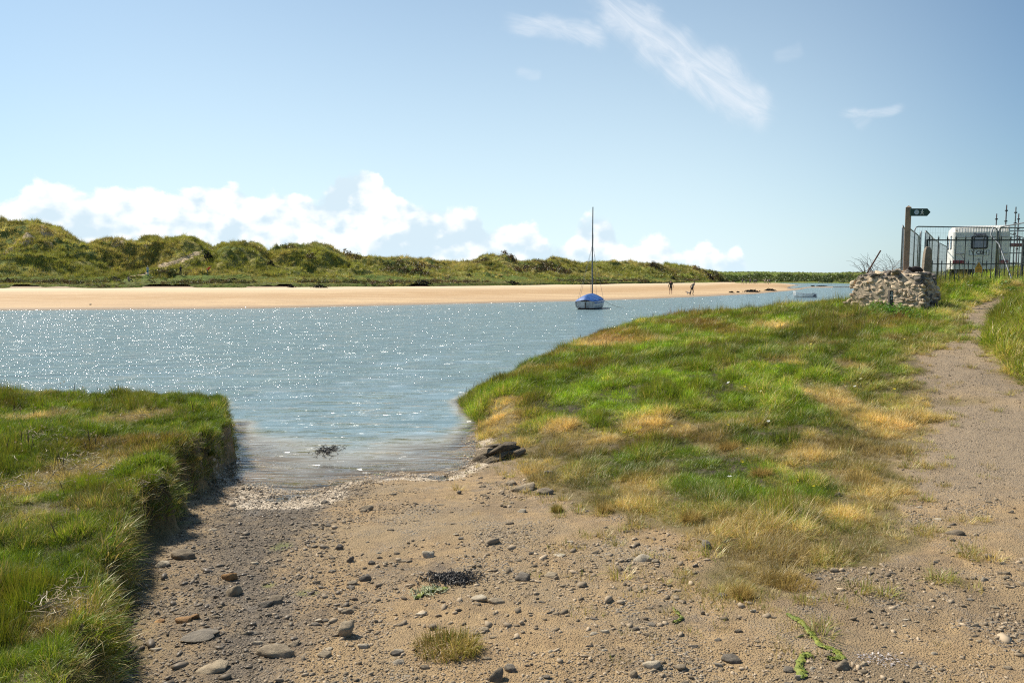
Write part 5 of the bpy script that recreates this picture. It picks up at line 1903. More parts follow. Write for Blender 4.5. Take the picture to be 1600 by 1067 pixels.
yaw_f = math.atan2(along[1], along[0])
yaw_e = math.atan2(nrm[1], nrm[0])
z = .05
while z < WH - .08:
    hgt = r.uniform(.06, .12)
    s_ = -.05 + r.uniform(0, .05)
    f_ = z / WH
    inset = .10 * f_ + .10 * max(0, f_ - .8) * 4
    while s_ < WL + .05:
        w = r.uniform(.08, .30)
        endr = .10 * max(0, f_ - .55) * 3
        if s_ > endr - .05 and s_ + w < WL + .12 - endr * .5:
            h2 = hgt * r.uniform(.75, 1.5)
            wall_stone(wpt(s_ + w / 2, inset + r.uniform(.05, .10), z + hgt / 2 + r.uniform(-.03, .03)), (w * .54, .11, h2 * .56), yaw_f, wall_rocks[r.integers(0, 6)] if f_ < .78 else wall_rocks_g[r.integers(0, 4)])
        s_ += w
    d_ = .05
    while d_ < TH - .05:
        w = r.uniform(.12, .28)
        wall_stone(wpt(inset * 1.4 + r.uniform(.03, .09), d_ + w / 2, z + hgt / 2 + r.uniform(-.02, .02)), (w * .54, .11, hgt * r.uniform(.5, .8)), yaw_e, (wall_rocks if r.uniform() < .5 else wall_rocks_g)[r.integers(0, 4)])
        d_ += w
    z += hgt * .93
for i in range(46):
    s_, d_ = r.uniform(.15, WL - .08), r.uniform(.12, TH - .1)
    wall_stone(wpt(s_, d_, WH * .97 - .03 * abs(s_ - WL / 2) + r.uniform(-.02, .03)), (r.uniform(.08, .17), r.uniform(.08, .14), r.uniform(.04, .08)), r.uniform(0, 3), wall_rocks_g[r.integers(0, 4)] if r.uniform() < .7 else wall_rocks[r.integers(0, 6)])
for i in range(10):
    wall_stone(wpt(WL - r.uniform(-.15, .05), r.uniform(0, .5), r.uniform(0, .35)), (r.uniform(.08, .14), .1, r.uniform(.05, .1)), r.uniform(0, 3), wall_rocks[r.integers(0, 6)])

WOOD = mat_simple('weathered_timber', (.36, .25, .16), .85, var=.2, nscale=3, bump=.5, second=(.24, .17, .115))
WOODD = mat_simple('dark_timber', (.085, .07, .055), .85, var=.2, nscale=5, bump=.5)
CONC = mat_simple('rough_stone_post', (.30, .235, .17), .95, var=.2, nscale=5, bump=1.0, second=(.19, .15, .11))
IRON = mat_simple('dark_painted_iron', (.045, .052, .050), .5, metal=.3, var=.2, nscale=6)
GALV = mat_simple('galvanised_steel', (.24, .255, .26), .5, metal=.5, var=.12, nscale=5)
RUSTM = mat_simple('rusty_iron', (.16, .075, .045), .85, var=.25, nscale=9, second=(.08, .05, .04))
GREEN = mat_simple('dark_green_board', (.025, .065, .045), .5, var=.1)
WHITE = mat_simple('white_paint', (.78, .78, .76), .45, var=.05)
BLUEP = mat_simple('pale_blue_disc', (.42, .58, .72), .5, var=.05)

# signpost
sp = PY(1415.5, 425, 21.3)
gz0 = Hs(sp.x, sp.y)
sign = empty('signpost', (sp.x, sp.y, gz0), -.45)
tag(sign, 'tall timber footpath signpost with a green pointed finger board', 'signpost')
ztop = PY(1415, 321, 21.3).z - gz0
pb_ = MB()
hw = .072
pb_.box((0, 0, ztop / 2 - .03), (hw * 2, hw * 2, ztop - .06))
pb_.add([(-hw, -hw, ztop - .06), (hw, -hw, ztop - .06), (hw, hw, ztop - .06), (-hw, hw, ztop - .06), (0, 0, ztop)], [(0, 1, 4), (1, 2, 4), (2, 3, 4), (3, 0, 4)])
pb_.build('post', WOOD, sign, bevel=.006)
fb = empty('finger_board', (0, 0, 0))
fb.parent = sign; fb.rotation_euler = (0, 0, .45)
zb0, zb1 = PY(1430, 338.2, 21.3).z - gz0, PY(1430, 326.5, 21.3).z - gz0
zm = (zb0 + zb1) / 2
L0, L1, L2 = .0, .46, .55
MB().prism([(L0, zb0), (L1, zb0), (L2, zm), (L1, zb1), (L0, zb1)], -.115, -.09).build('board', GREEN, fb, bevel=.003)


def disc(mb, cx, cz, rad, y, n=18, r0=0.0):
    if r0 == 0:
        mb.prism([(cx + rad * math.cos(-a), cz + rad * math.sin(-a)) for a in np.linspace(0, 2 * math.pi, n, endpoint=False)], y - .002, y)
    else:
        for i in range(n):
            a, b = 2 * math.pi * i / n, 2 * math.pi * (i + 1) / n
            mb.prism([(cx + r0 * math.cos(a), cz + r0 * math.sin(a)), (cx + rad * math.cos(a), cz + rad * math.sin(a)), (cx + rad * math.cos(b), cz + rad * math.sin(b)), (cx + r0 * math.cos(b), cz + r0 * math.sin(b))], y - .002, y)
    return mb


disc(MB(), L0 + .165, zm, .066, -.117).build('emblem', BLUEP, fb)
shell = disc(MB(), L0 + .165, zm, .045, -.121, 18, .034)
for k in range(5):
    a = -math.pi / 2 + (k - 2) * .5
    shell.tube([(L0 + .165, -.121, zm + .03), (L0 + .165 + .035 * math.sin((k - 2) * .5), -.121, zm + .03 - .05 * math.cos((k - 2) * .5))], .004, 4)
shell.build('emblem_mark', WHITE, fb)
wk = MB(); wx0 = L0 + .315
disc(wk, wx0 + .005, zm + .062, .014, -.118)
for pts_, rr_ in [([(0, .045), (-.006, 0)], .014), ([(-.006, 0), (.020, -.032), (.034, -.070)], .008), ([(-.006, 0), (-.022, -.035), (-.045, -.066)], .008), ([(0, .04), (.026, .018), (.042, .012)], .006), ([(0, .04), (-.024, .018), (-.030, .0)], .006)]:
    wk.tube([(wx0 + a, -.119, zm + b) for a, b in pts_], rr_, 6)
wk.build('walking_figure', WHITE, fb)

# waymarker
mx_, my_ = G(1390.5, 488)
mk = empty('marker_post', (mx_, my_, Hs(mx_, my_) - .05), .1)
tag(mk, 'knee high dark wooden marker post with white plaques in front of the wall', 'post')
mh = (488 - 457) * my_ / F + .05
MB().box((0, 0, mh / 2), (.105, .09, mh)).build('post', WOODD, mk, bevel=.006)
pq = MB(); disc(pq, .002, mh - .13, .037, -.0465)
pq.build('round_plaque', WHITE, mk)
pq = MB(); disc(pq, .002, mh - .13, .022, -.049, 14, .014); pq.tube([(-.02, -.0495, mh - .145), (.02, -.0495, mh - .115)], .003, 4)
pq.build('arrow_mark', mat_simple('black_print', (.03, .03, .03), .6), mk)
pq = MB(); disc(pq, .002, mh - .06, .026, -.0465, 10)
pq.build('small_plaque', mat_simple('grey_print', (.45, .47, .45), .6), mk)
pq = MB(); pq.prism([(-.02, mh - .235), (.024, mh - .235), (.024, mh - .205), (.002, mh - .19), (-.02, mh - .205)], -.048, -.0455)
pq.build('arrow_plaque', WHITE, mk)

# stone gatepost
gp = PY(1446, 428, 22.4)
gzp = Hs(gp.x, gp.y)
hp = PY(1446, 385.5, 22.4).z - gzp
po = MB()
pr = [(-.11, -.09), (.10, -.10), (.12, .09), (-.09, .10)]
lv = [(0, 1.15), (.3, 1.05), (.6, 1.0), (.85, .95), (.95, .8), (1.0, .45)]
vv = [(x_ * k_ + random.uniform(-.008, .008) + .03 * f_, y_ * k_, f_ * hp) for f_, k_ in lv for x_, y_ in pr]
ff = [(i * 4 + j, i * 4 + (j + 1) % 4, (i + 1) * 4 + (j + 1) % 4, (i + 1) * 4 + j) for i in range(5) for j in range(4)] + [(20, 21, 22, 23)]
po.add(vv, ff)
o = po.build('gatepost', CONC, bevel=.02)
o.location = (gp.x, gp.y, gzp)
tag(o, 'rough rounded stone gatepost standing between wall and iron railings', 'gatepost')

# iron railings
FY = 25.0
x0, x1 = (1444 - 800) / F * FY, (1668 - 800) / F * FY
zT, zM, zB = EYE + 60 * FY / F, EYE + 23.5 * FY / F, EYE - 12.8 * FY / F
rail = empty('iron_railings', (x0, FY, zB - .1))
tag(rail, 'black iron railings with spear tops in front of the caravan', 'railings')
bo = zB - .1
for zz_, rad in ((zT - bo, .020), (zM - bo, .012)):
    MB().box(((x1 - x0) / 2, 0, zz_), (x1 - x0, .022, rad * 2)).build('rail', IRON, rail)
MB().box(((1541 - 1444) / F * FY / 2, 0, .1), ((1541 - 1444) / F * FY, .03, .045)).build('rail', GALV, rail)
tb = MB().tube([(0, 0, 0), (0, 0, zT - bo + .02)], .013, 6)
tb.tube([(0, 0, zT - bo + .02), (0, 0, zT - bo + .05), (0, 0, zT - bo + .15)], [.012, .026, .003], 6)
tbm = tb.mesh('tall_bar', IRON)
sb = MB().tube([(0, 0, 0), (0, 0, zM - bo + .02)], .012, 6)
sb.tube([(0, 0, zM - bo + .02), (0, 0, zM - bo + .045), (0, 0, zM - bo + .13)], [.011, .023, .003], 6)
sbm = sb.mesh('short_bar', IRON)
nb = int((x1 - x0) / .146)
for i in range(nb + 1):
    xx_ = .05 + i * .146
    if xx_ > x1 - x0: break
    o = link(bpy.data.objects.new('bar', tbm if i % 2 == 0 else sbm), rail)
    o.location = (xx_, -.016, 0)
    o.rotation_euler = (random.uniform(-.01, .01), random.uniform(-.012, .012), 0)
MB().box((0, 0, (zT - bo) / 2), (.05, .05, zT - bo + .04)).build('post', IRON, rail)
o = MB().box((0, 0, (zT - bo) / 2), (.06, .06, zT - bo + .1)).build('post', IRON, rail)
o.location = ((1594 - 1444) / F * FY, .02, 0)
MB().tube([(.1, .02, .1), (.9, .02, zM - bo)], .008, 5).build('diagonal_brace', IRON, rail)

# warning sign on the railings
wp = PY(1527.5, 418, FY)
wsn = empty('warning_sign', (wp.x, FY - .05, wp.z))
tag(wsn, 'yellow triangular warning sign on a pale plate hung on the railings', 'sign')
k = FY / F
YEL = mat_simple('yellow_sign', (.80, .40, .04), .5, var=.05)
MB().prism([(-6.6 * k, -8 * k), (6.6 * k, -8 * k), (6.6 * k, 1 * k), (1.8 * k, 12 * k), (-1.8 * k, 12 * k), (-6.6 * k, 1 * k)], -.006, 0).build('plate', mat_simple('pale_plate', (.45, .46, .44), .5), wsn)
MB().prism([(-5.6 * k, -7.6 * k), (5.6 * k, -7.6 * k), (5.6 * k, -1 * k), (0, 8.5 * k), (-5.6 * k, -1 * k)], -.010, -.0065).build('panel', YEL, wsn)
BLK = mat_simple('black_lettering', (.03, .03, .03), .6)
w_ = MB()
for a, b in (((-3.2, .2), (0, 6.2)), ((0, 6.2), (3.2, .2)), ((3.2, .2), (-3.2, .2))):
    w_.tube([(a[0] * k, -.011, a[1] * k), (b[0] * k, -.011, b[1] * k)], .0055, 4)
w_.tube([(0, -.011, 4.4 * k), (-.5 * k, -.011, 2.6 * k), (.4 * k, -.011, 2.8 * k), (0, -.011, 1.0 * k)], .005, 4)
w_.build('warning_mark', BLK, wsn)
w_ = MB()
for i, ww in enumerate((4.2, 3.6, 4.0)):
    w_.box((0, -.0115, (-2.2 - i * 1.8) * k), (ww * 2 * k, .002, .45 * k))
w_.build('text_lines', BLK, wsn)

# ------------------------------------------------------------------ mesh fence panels
zTop = EYE + 81 * 26.2 / F


def wire_panel(u0, y0_, u1, y1_, label):
    a = Vector(((u0 - 800) / F * y0_, y0_, 0)); b = Vector(((u1 - 800) / F * y1_, y1_, 0))
    zg = min(Hs(a.x, a.y), Hs(b.x, b.y))
    zg = max(zg, zTop - 2.05)
    h_ = zTop - zg
    d = b - a; Lp = d.length
    t_ = empty('mesh_fence', (a.x, a.y, zg), math.atan2(d.y, d.x))
    tag(t_, label, 'mesh fence', 'temporary mesh fence panels')
    rc = .12
    ps = [(0, 0, .02), (0, 0, h_ - rc), (rc * .3, 0, h_ - rc * .3), (rc, 0, h_), (Lp - rc, 0, h_), (Lp - rc * .3, 0, h_ - rc * .3), (Lp, 0, h_ - rc), (Lp, 0, .02)]
    MB().tube(ps, .021, 8).build('frame', GALV, t_, smooth=True)
    MB().tube([(0, 0, .12), (Lp, 0, .12)], .018, 6).build('bottom_rail', GALV, t_)
    w = MB()
    nx_ = max(6, int(Lp / .10))
    for i in range(1, nx_):
        w.tube([(Lp * i / nx_, .012, .12), (Lp * i / nx_, .012, h_)], .0022, 3, cap=False)
    for j in range(1, 9):
        w.tube([(0, .012, .12 + (h_ - .12) * j / 9), (Lp, .012, .12 + (h_ - .12) * j / 9)], .0022, 3, cap=False)
    o = w.build('wire_mesh', GALV, t_)
    o['kind'] = 'stuff'
    for xx_ in (0, Lp):
        MB().box((xx_, 0, .02), (.2, .5, .1)).build('foot', WOODD, t_)


wire_panel(1405, 25.6, 1411, 29.0, 'leftmost mesh fence panel, seen nearly edge on behind the signpost')
wire_panel(1413, 26.4, 1430, 31.6, 'mesh fence panel running back just right of the signpost')
wire_panel(1432, 32.0, 1434, 28.7, 'narrow looking fence panel turned edge on behind the gatepost')
wire_panel(1441, 28.4, 1452, 33.0, 'mesh fence panel behind the gatepost with a high rounded corner')
wire_panel(1452, 33.3, 1462, 37.6, 'middle panel of the fence line running away left of the caravan')
wire_panel(1463, 38.0, 1478, 44.0, 'farthest fence panel left of the caravan')
wire_panel(1424, 26.2, 1552, 26.8, 'long fence panel facing the river in front of the caravan')
wire_panel(1554, 26.8, 1690, 27.2, 'fence panel across the right end of the caravan and the scaffold')
wire_panel(1556, 26.5, 1632, 22.6, 'fence panel slanting towards the path at the right edge')
a, b = PY(1552, 356, 26.3), PY(1585, 448, 24.6)
o = MB().tube([a, a.lerp(b, .05) + Vector((-.12, 0, -.15)), a.lerp(b, .3), b], .022, 8).build('fence_brace', GALV)
tag(o, 'steel brace tube leaning down from the fence panels to the railings', 'brace')

# ------------------------------------------------------------------ caravan
CY = 33.0
cc = PY(1531, 420, CY)
car = empty('caravan', (cc.x, cc.y, cc.z - .02), -math.radians(26.5))
tag(car, 'white touring caravan seen from behind on the grass beyond the railings', 'caravan')
px = CY / F
CW = 1.04
CARW = mat_simple('caravan_cream', (.76, .73, .65), .38, var=.05, nscale=2, second=(.66, .63, .56))
prof = [(0, 0), (0, 1.36), (.03, 1.60), (.12, 1.76), (.28, 1.84), (.6, 1.88), (3.6, 1.86), (4.2, 1.62), (4.65, 1.0), (4.75, .5), (4.6, 0)]
v_ = []; nn = len(prof)
for sx in (-CW, -CW + .05, CW - .05, CW):
    k_ = .985 if abs(sx) == CW else 1
    for y_, z_ in prof:
        v_.append((sx, 2.3 + (y_ - 2.3) * k_, .9 + (z_ - .9) * k_))
f_ = [tuple(range(nn))] + [tuple(range(4 * nn - 1, 3 * nn - 1, -1))]
for i in range(3):
    for j in range(nn):
        f_.append((i * nn + (j + 1) % nn, i * nn + j, (i + 1) * nn + j, (i + 1) * nn + (j + 1) % nn))
MB().add(v_, f_).build('body', CARW, car)
MB().box((0, -.006, 1.36), (CW * 2 - .1, .012, .02)).build('trim_strip', mat_simple('grey_trim', (.30, .30, .29), .5), car)
# corrugated upper rear band
rb_m = MB()
for i in range(34):
    xx_ = -CW + .08 + i * (2 * CW - .16) / 33
    rb_m.tube([(xx_, -.002, 1.40), (xx_, .028, 1.60), (xx_, .12, 1.765), (xx_, .28, 1.845)], .008, 4, cap=False)
rb_m.build('ribbed_panel', CARW, car)
WF = mat_simple('black_rubber', (.02, .02, .022), .5)
GL = mat_simple('caravan_glass', (.10, .15, .21), .12, var=.1, spec=.8)
wfm = MB()


def rrect(cx, cz, w, h_, rad, n=4):
    p = []
    for (sx, sz, a0) in ((1, 1, 0), (-1, 1, 90), (-1, -1, 180), (1, -1, 270)):
        for i in range(n + 1):
            a = math.radians(a0 + 90 * i / n)
            p.append((cx + sx * (w / 2 - rad) + rad * math.cos(a), cz + sz * (h_ / 2 - rad) + rad * math.sin(a)))
    return p[::-1]


win = empty('window', (0, 0, 0)); win.parent = car
wfm.prism(rrect(-.06, 1.14, .62, .56, .08), -.03, -.001).build('window_frame', WF, win)
MB().prism(rrect(-.06, 1.14, .48, .43, .05), -.036, -.031).build('pane', GL, win)
win = empty('window', (0, 0, 0)); win.parent = car
MB().box((-CW - .006, 1.3, 1.2), (.02, 1.0, .58)).build('window_frame', WF, win)
MB().box((-CW - .016, 1.3, 1.2), (.012, .9, .48)).build('pane', GL, win)
win = empty('window', (0, 0, 0)); win.parent = car
MB().box((-CW - .006, 3.2, 1.2), (.02, .9, .5)).build('window_frame', WF, win)
MB().box((-CW - .016, 3.2, 1.2), (.012, .8, .4)).build('pane', GL, win)
REDL = mat_simple('red_lens', (.22, .015, .025), .3, var=.1)
for sx in (-1, 1):
    MB().box((sx * .80, -.02, .31), (.44, .045, .15)).build('tail_light', REDL, car, bevel=.01)
    MB().tube([(sx * .80 - .18, -.03, .66), (sx * .80 - .12, -.06, .66), (sx * .80 + .12, -.06, .66), (sx * .80 + .18, -.03, .66)], .016, 6).build('grab_handle', mat_simple('grey_handle', (.20, .21, .20), .5), car)
    MB().box((sx * (CW - .12), -.0, 1.66), (.05, .03, .03)).build('marker_lamp', mat_simple('amber_lens', (.6, .25, .03), .4), car)
lk = MB(); disc(lk, -.06, .38, .06, -.012); lk.build('lock_cap', WF, car)
MB().box((.02, -.015, .20), (.5, .03, .07)).build('bumper_trim', mat_simple('grey_bumper', (.33, .33, .31), .6), car)
npl = MB().box((-.06, -.01, .70), (.74, .014, .22)).build('number_plate', WHITE, car)
bd_ = MB()
for cx_, cz_, w, h_ in ((-.06, .803, .74, .016), (-.06, .597, .74, .016), (-.422, .70, .016, .22), (.302, .70, .016, .22)):
    bd_.box((cx_, -.02, cz_), (w, .006, h_))
bd_.build('plate_border', BLK, npl)


def text(body, size, loc, parent, mat, name, bold=0.0, rot=(math.pi / 2, 0, 0)):
    c = bpy.data.curves.new(name, 'FONT')
    c.body = body; c.size = size; c.align_x = 'CENTER'; c.align_y = 'CENTER'; c.extrude = .002; c.offset = bold
    c.materials.append(mat)
    o = bpy.data.objects.new(name, c)
    o.location = loc; o.rotation_euler = rot
    return link(o, parent)


text('Y CBH', .20, (-.06, -.021, .70), npl, BLK, 'plate_text', .006)
text('Pageant', .15, (-.06, -.012, 1.49), car, mat_simple('purple_lettering', (.16, .12, .17), .5), 'name_lettering', .003, (math.pi / 2 - .12, 0, 0))
MB().box((0, 2.3, -.09), (1.7, 4.2, .16)).build('chassis', BLK, car)
wh = MB().tube([(-.09, 0, 0), (.09, 0, 0)], .30, 20)
for sx in (-1, 1):
    w = wh.build('wheel', WF, car); w.location = (sx * .88, 2.3, -.12)
    MB().tube([(sx * .1 - .004, 0, 0), (sx * .1 + .004, 0, 0)], .17, 14).build('rim', GALV, w)
dz_ = MB().box((0, 5.2, .0), (.12, 1.1, .1)); dz_.build('tow_bar', IRON, car)
o = MB().tube([PY(1499, 396, 29), PY(1513, 416, 28)], .022, 6).build('leaning_bar', IRON)
tag(o, 'dark bar leaning in front of the left end of the caravan', 'bar')

# ------------------------------------------------------------------ scaffold
SY = 41.0
sc_ = empty('scaffold', ((1565 - 800) / F * SY, SY, 2.4))
tag(sc_, 'scaffold of tall tubes with a dark red deck beside the caravan', 'scaffold')
k = SY / F
MAROON = mat_simple('red_painted_board', (.20, .035, .04), .6)
PUR = mat_simple('oxide_tube', (.17, .13, .14), .5, metal=.4)
for i, (u, vt, dy, rad, mt) in enumerate([(1564.5, 322, 0, .03, PUR), (1579, 325, 0, .03, GALV), (1590, 330, 2.2, .028, PUR), (1597, 320, 0, .03, PUR), (1592.5, 358, -1, .045, IRON), (1612, 322, 0, .03, PUR), (1626, 330, 2.2, .03, PUR), (1585, 352, 2.2, .026, PUR)]):
    xx_ = (u - 1565) * k; zt = EYE + (HV - vt) * k - 2.4
    pl_ = MB().tube([(xx_, dy, 0), (xx_, dy, zt)], rad, 8).build('pole', mt, sc_)
    for j in range(4):
        zc = zt - .30 - j * .55
        MB().box((xx_, dy, zc), (.10, .10, .07)).build('coupler', IRON, pl_)
for (u0, u1, v, dy) in [(1564, 1630, 362, 0), (1564, 1630, 375, .1), (1575, 1630, 368, 2.2), (1564, 1630, 396, 0), (1580, 1630, 410, 2.2)]:
    z_ = EYE + (HV - v) * k - 2.4
    MB().tube([((u0 - 1565) * k, dy, z_), ((u1 - 1565) * k, dy, z_)], .026, 8).build('ledger', GALV, sc_)
MB().tube([((1571 - 1565) * k, .3, EYE + (HV - 364) * k - 2.4), ((1600 - 1565) * k, .3, EYE + (HV - 372) * k - 2.4)], .022, 6).build('diagonal_brace', GALV, sc_)
zb_ = EYE + (HV - 383.5) * k - 2.4
for j in range(4):
    MB().box(((1600 - 1565) * k * .7, -.4 + j * .3, zb_), (2.6, .26, .14)).build('board', MAROON, sc_)

# ------------------------------------------------------------------ odds and ends on the wall
rp0, rp1 = PY(1357, 421, 21.6), PY(1376, 391.5, 21.6)
o = MB().tube([rp0 - Vector((.06, 0, .15)), rp1], .020, 6).build('rusty_rod', RUSTM)
tag(o, 'rusty iron stake leaning out of the left end of the wall', 'iron stake')
wm = MB(); r = np.random.default_rng(95)
c0 = PY(1376, 392, 21.7); c1 = PY(1421, 424, 21.7); cb = PY(1362, 424, 21.7)
for i in range(16):
    for sgn in (-1, 1):
        pts_ = []
        for j in range(9):
            q_ = i / 15 + sgn * j / 8 * .45 + (0 if sgn > 0 else .45)
            h_ = j / 8
            if not 0 <= q_ <= 1: continue
            topz = (c0.z - .1) * (1 - q_) + (c1.z + .25) * q_ + .06 * math.sin(q_ * 9)
            bz = cb.z
            x_ = cb.x + .25 + (c1.x - cb.x - .25) * q_
            pts_.append((x_ + r.normal(0, .015), c0.y + r.normal(0, .03), bz + (topz - bz) * h_))
        if len(pts_) > 2:
            wm.tube(pts_, .0032, 3, cap=False)
o = wm.build('chain_link_remnant', GALV)
tag(o, 'torn piece of chain link netting hanging from the rusty stake', 'wire netting')
br = MB()
for i in range(46):
    ax = PY(r.uniform(1345, 1400), 425, 21.5 + r.uniform(0, .4))
    a = r.uniform(-1.2, 1.2) - (.5 if i < 22 else 0); l_ = r.uniform(.25, .65)
    pts_ = [ax]
    p = ax.copy()
    for j in range(5):
        a += r.normal(0, .3) + (-.12 if a < 0 else .12)
        p = p + Vector((math.sin(a), r.normal(0, .2), max(-.2, math.cos(a)))) * l_ / 5
        pts_.append(p.copy())
    br.tube(pts_, [.006, .005, .0045, .004, .003, .002], 4, cap=False)
    if r.uniform() < .6:
        q_ = pts_[3]
        br.tube([q_, q_ + Vector((r.normal(0, .08), r.normal(0, .04), r.uniform(.02, .12)))], [.003, .0015], 3, cap=False)
o = br.build('dead_brambles', mat_simple('dead_twig', (.15, .11, .085), .9))
tag(o, 'bare dead bramble stems arching over the top of the wall', 'brambles')
lg = MB()
a, b = PY(1419.5, 420, 21.0), PY(1441, 424, 21.0)
lg.tube([a + Vector((0, 0, .04)), a.lerp(b, .15) + Vector((0, 0, .0)), a.lerp(b, .4) + Vector((0, 0, .02)), a.lerp(b, .7) + Vector((0, 0, .03)), b], [.03, .06, .085, .09, .05], 9)
lg.tube([a.lerp(b, .2), a.lerp(b, .2) + Vector((-.06, -.03, -.07))], [.03, .012], 6)
o = lg.build('driftwood', mat_simple('dark_driftwood', (.045, .030, .024), .9, bump=1.0, nscale=12))
tag(o, 'short dark piece of driftwood lying on the wall between post and gatepost', 'driftwood')

# ------------------------------------------------------------------ boats
def loft(sections, half=6):
    """sections: (y, half beam, sheer z, keel z)"""
    V = []; Fc = []
    prof_ = [(0, 0), (.35, .04), (.68, .16), (.90, .42), (.98, .72), (1.0, 1.0)]
    full = [(-a, b) for a, b in prof_[::-1]] + prof_[1:]
    for y, b, s, kz in sections:
        for a, h_ in full:
            V.append((a * b, y, kz + (s - kz) * h_))
    n = len(full)
    for i in range(len(sections) - 1):
        for j in range(n - 1):
            Fc.append((i * n + j, i * n + j + 1, (i + 1) * n + j + 1, (i + 1) * n + j))
    Fc.append(tuple(range(n))[::-1])
    return V, Fc, n


by = 2.15 * F / (483.5 - HV)
bx = (914 - 800) / F * by
boat = empty('sailing_boat', (bx, by, 0), -math.radians(16))
tag(boat, 'small moored sailing boat under a blue cover with bare mast', 'sailing boat')
hm_ = bpy.data.materials.new('weathered_hull'); hm_.use_nodes = True
t = NT(hm_.node_tree); bs = hm_.node_tree.nodes['Principled BSDF']
tcv = t.n('ShaderNodeTexCoord').outputs['Object']
zz_ = t.sep(tcv)[2]
hc_ = t.mix(t.smooth(t.noise(t.map(tcv, (6, 1.5, 1.2)), 1.0, 4, .6), .4, .65), (.52, .53, .52), (.36, .36, .35))
hc_ = t.mix(t.smooth(zz_, .11, .07), hc_, (.06, .035, .025))
t.set(bs.inputs['Base Color'], hc_); bs.inputs['Roughness'].default_value = .45
secs = [(0, .70, .56, -.10), (.7, .84, .56, -.2), (1.7, .96, .58, -.25), (2.9, .90, .64, -.25), (3.8, .62, .72, -.2), (4.5, .26, .80, -.1), (4.8, .03, .86, .0)]
Vh, Fh, nh = loft(secs)
MB().add(Vh, Fh).build('hull', hm_, boat, smooth=True)
for sx in (-1, 1):
    MB().tube([(sx * (b + .015), y, s - .02) for y, b, s, kz in secs], .022, 6).build('rubbing_strake', mat_simple('pale_trim', (.62, .60, .55), .5), boat)
MB().tube([(-.70, -.01, .55), (.70, -.01, .55)], .022, 6).build('transom_rail', bpy.data.materials['pale_trim'], boat)
TARP = mat_simple('blue_tarpaulin', (.045, .155, .42), .5, var=.15, nscale=4, bump=.6, second=(.025, .085, .30))
V = []; nyc, nxc = 26, 17
for i in range(nyc):
    y = -.06 + 4.5 * i / (nyc - 1)
    b = np.interp(y, [q_[0] for q_ in secs], [q_[1] for q_ in secs]) + .03
    s = np.interp(y, [q_[0] for q_ in secs], [q_[2] for q_ in secs])
    rg = np.interp(y, [-.06, .0, .5, 1.6, 3.0, 4.5], [.12, .26, .46, .50, .44, .05])
    for j in range(nxc):
        a = (j / (nxc - 1) - .5) * 2
        sag = .05 * math.sin(y * 5.0) * (1 - abs(a)) * abs(a) * 4 + random.uniform(-.008, .008)
        drop = -.13 * max(0, abs(a) - .92) / .08
        V.append((a * b * min(1, abs(a) * .06 + .96), y, s + rg * (1 - abs(a) ** 1.1) + sag + drop + .01))
o = link(bpy.data.objects.new('cover', raw_mesh('cover', np.array(V), grid_faces(nyc, nxc), TARP)), boat)
ALU = mat_simple('mast_alloy', (.20, .19, .18), .4, metal=.5)
mh_ = (483.5 - 327) * (by + 2.6) / F
MB().tube([(0, 2.9, .3), (-.02, 2.9, mh_ * .6), (-.0, 2.86, mh_)], [.052, .048, .036], 8).build('mast', ALU, boat)
for p0, p1 in (((-.9, 2.6, .62), (0, 2.88, mh_ * .62)), ((.9, 2.6, .62), (0, 2.88, mh_ * .62)), ((0, 4.75, .85), (0, 2.9, mh_ * .80)), ((-.15, 2.8, .9), (-.05, 2.88, mh_ * .45)), ((-.55, .1, .6), (-.04, 2.88, mh_ * .62))):
    MB().tube([p0, p1], .0085, 4).build('stay', ALU, boat)
MB().box((.05, -.10, .22), (.04, .22, .62)).build('rudder', mat_simple('dark_rudder', (.10, .07, .05), .6), boat)
MB().tube([(-.02, .15, .80), (.1, .5, .92), (.0, 2.8, 1.08)], .03, 6).build('boom', ALU, boat)
MB().tube([(-.68, 0, .5), (-.66, -.02, .2), (-.3, -.03, .10)], .012, 4).build('fender_line', BLK, boat)
ml0 = boat.location
MB().tube([(.3, 4.5, .7), (1.0, 4.6, .28), (1.6, 4.4, .06), (2.2, 4.3, -.03)], .012, 5).build('mooring_line', WOODD, boat)

dyy = 2.15 * F / (464.8 - HV)
dk = empty('dinghy', ((1257 - 800) / F * dyy, dyy, 0), math.radians(80))
tag(dk, 'small open white rowing dinghy moored beyond the meadow tip', 'dinghy')
DW = mat_simple('dinghy_white', (.84, .83, .78), .35, var=.08, nscale=3, second=(.60, .58, .52))
secs2 = [(-1.22, .48, .46, -.05), (-.7, .58, .44, -.12), (0, .62, .46, -.14), (.6, .52, .54, -.12), (1.05, .28, .66, -.02), (1.28, .04, .74, .12)]
Vh, Fh, nh = loft(secs2)
o = MB().add(Vh, Fh).build('hull', DW, dk, smooth=False)
sm__ = o.modifiers.new('thick', 'SOLIDIFY'); sm__.thickness = .04; sm__.offset = -1
for sx in (-1, 1):
    MB().tube([(sx * (b + .01), y, s) for y, b, s, kz in secs2], .028, 6).build('gunwale', DW, dk)
MB().box((0, -.55, .30), (1.08, .22, .03)).build('thwart', WOOD, dk)
MB().box((0, .25, .32), (1.10, .22, .03)).build('thwart', WOOD, dk)
for sx in (-1, 1):
    MB().tube([(sx * (.60), -.55, .24), (sx * .62, .0, .25), (sx * .54, .5, .3)], .012, 4).build('side_line', WOODD, dk)
MB().box((.3, -1.0, .40), (.34, .34, .22)).build('outboard_cover', mat_simple('dark_cover', (.06, .07, .085), .6), dk, bevel=.03)
MB().box((-.45, -.86, .28), (.25, .5, .26)).build('grey_patch', mat_simple('grey_fender', (.16, .17, .18), .6), dk, bevel=.03)
MB().tube([(0, 1.28, .6), (0, 1.9, .1), (0, 2.3, -.03)], .012, 4).build('painter', WOODD, dk)

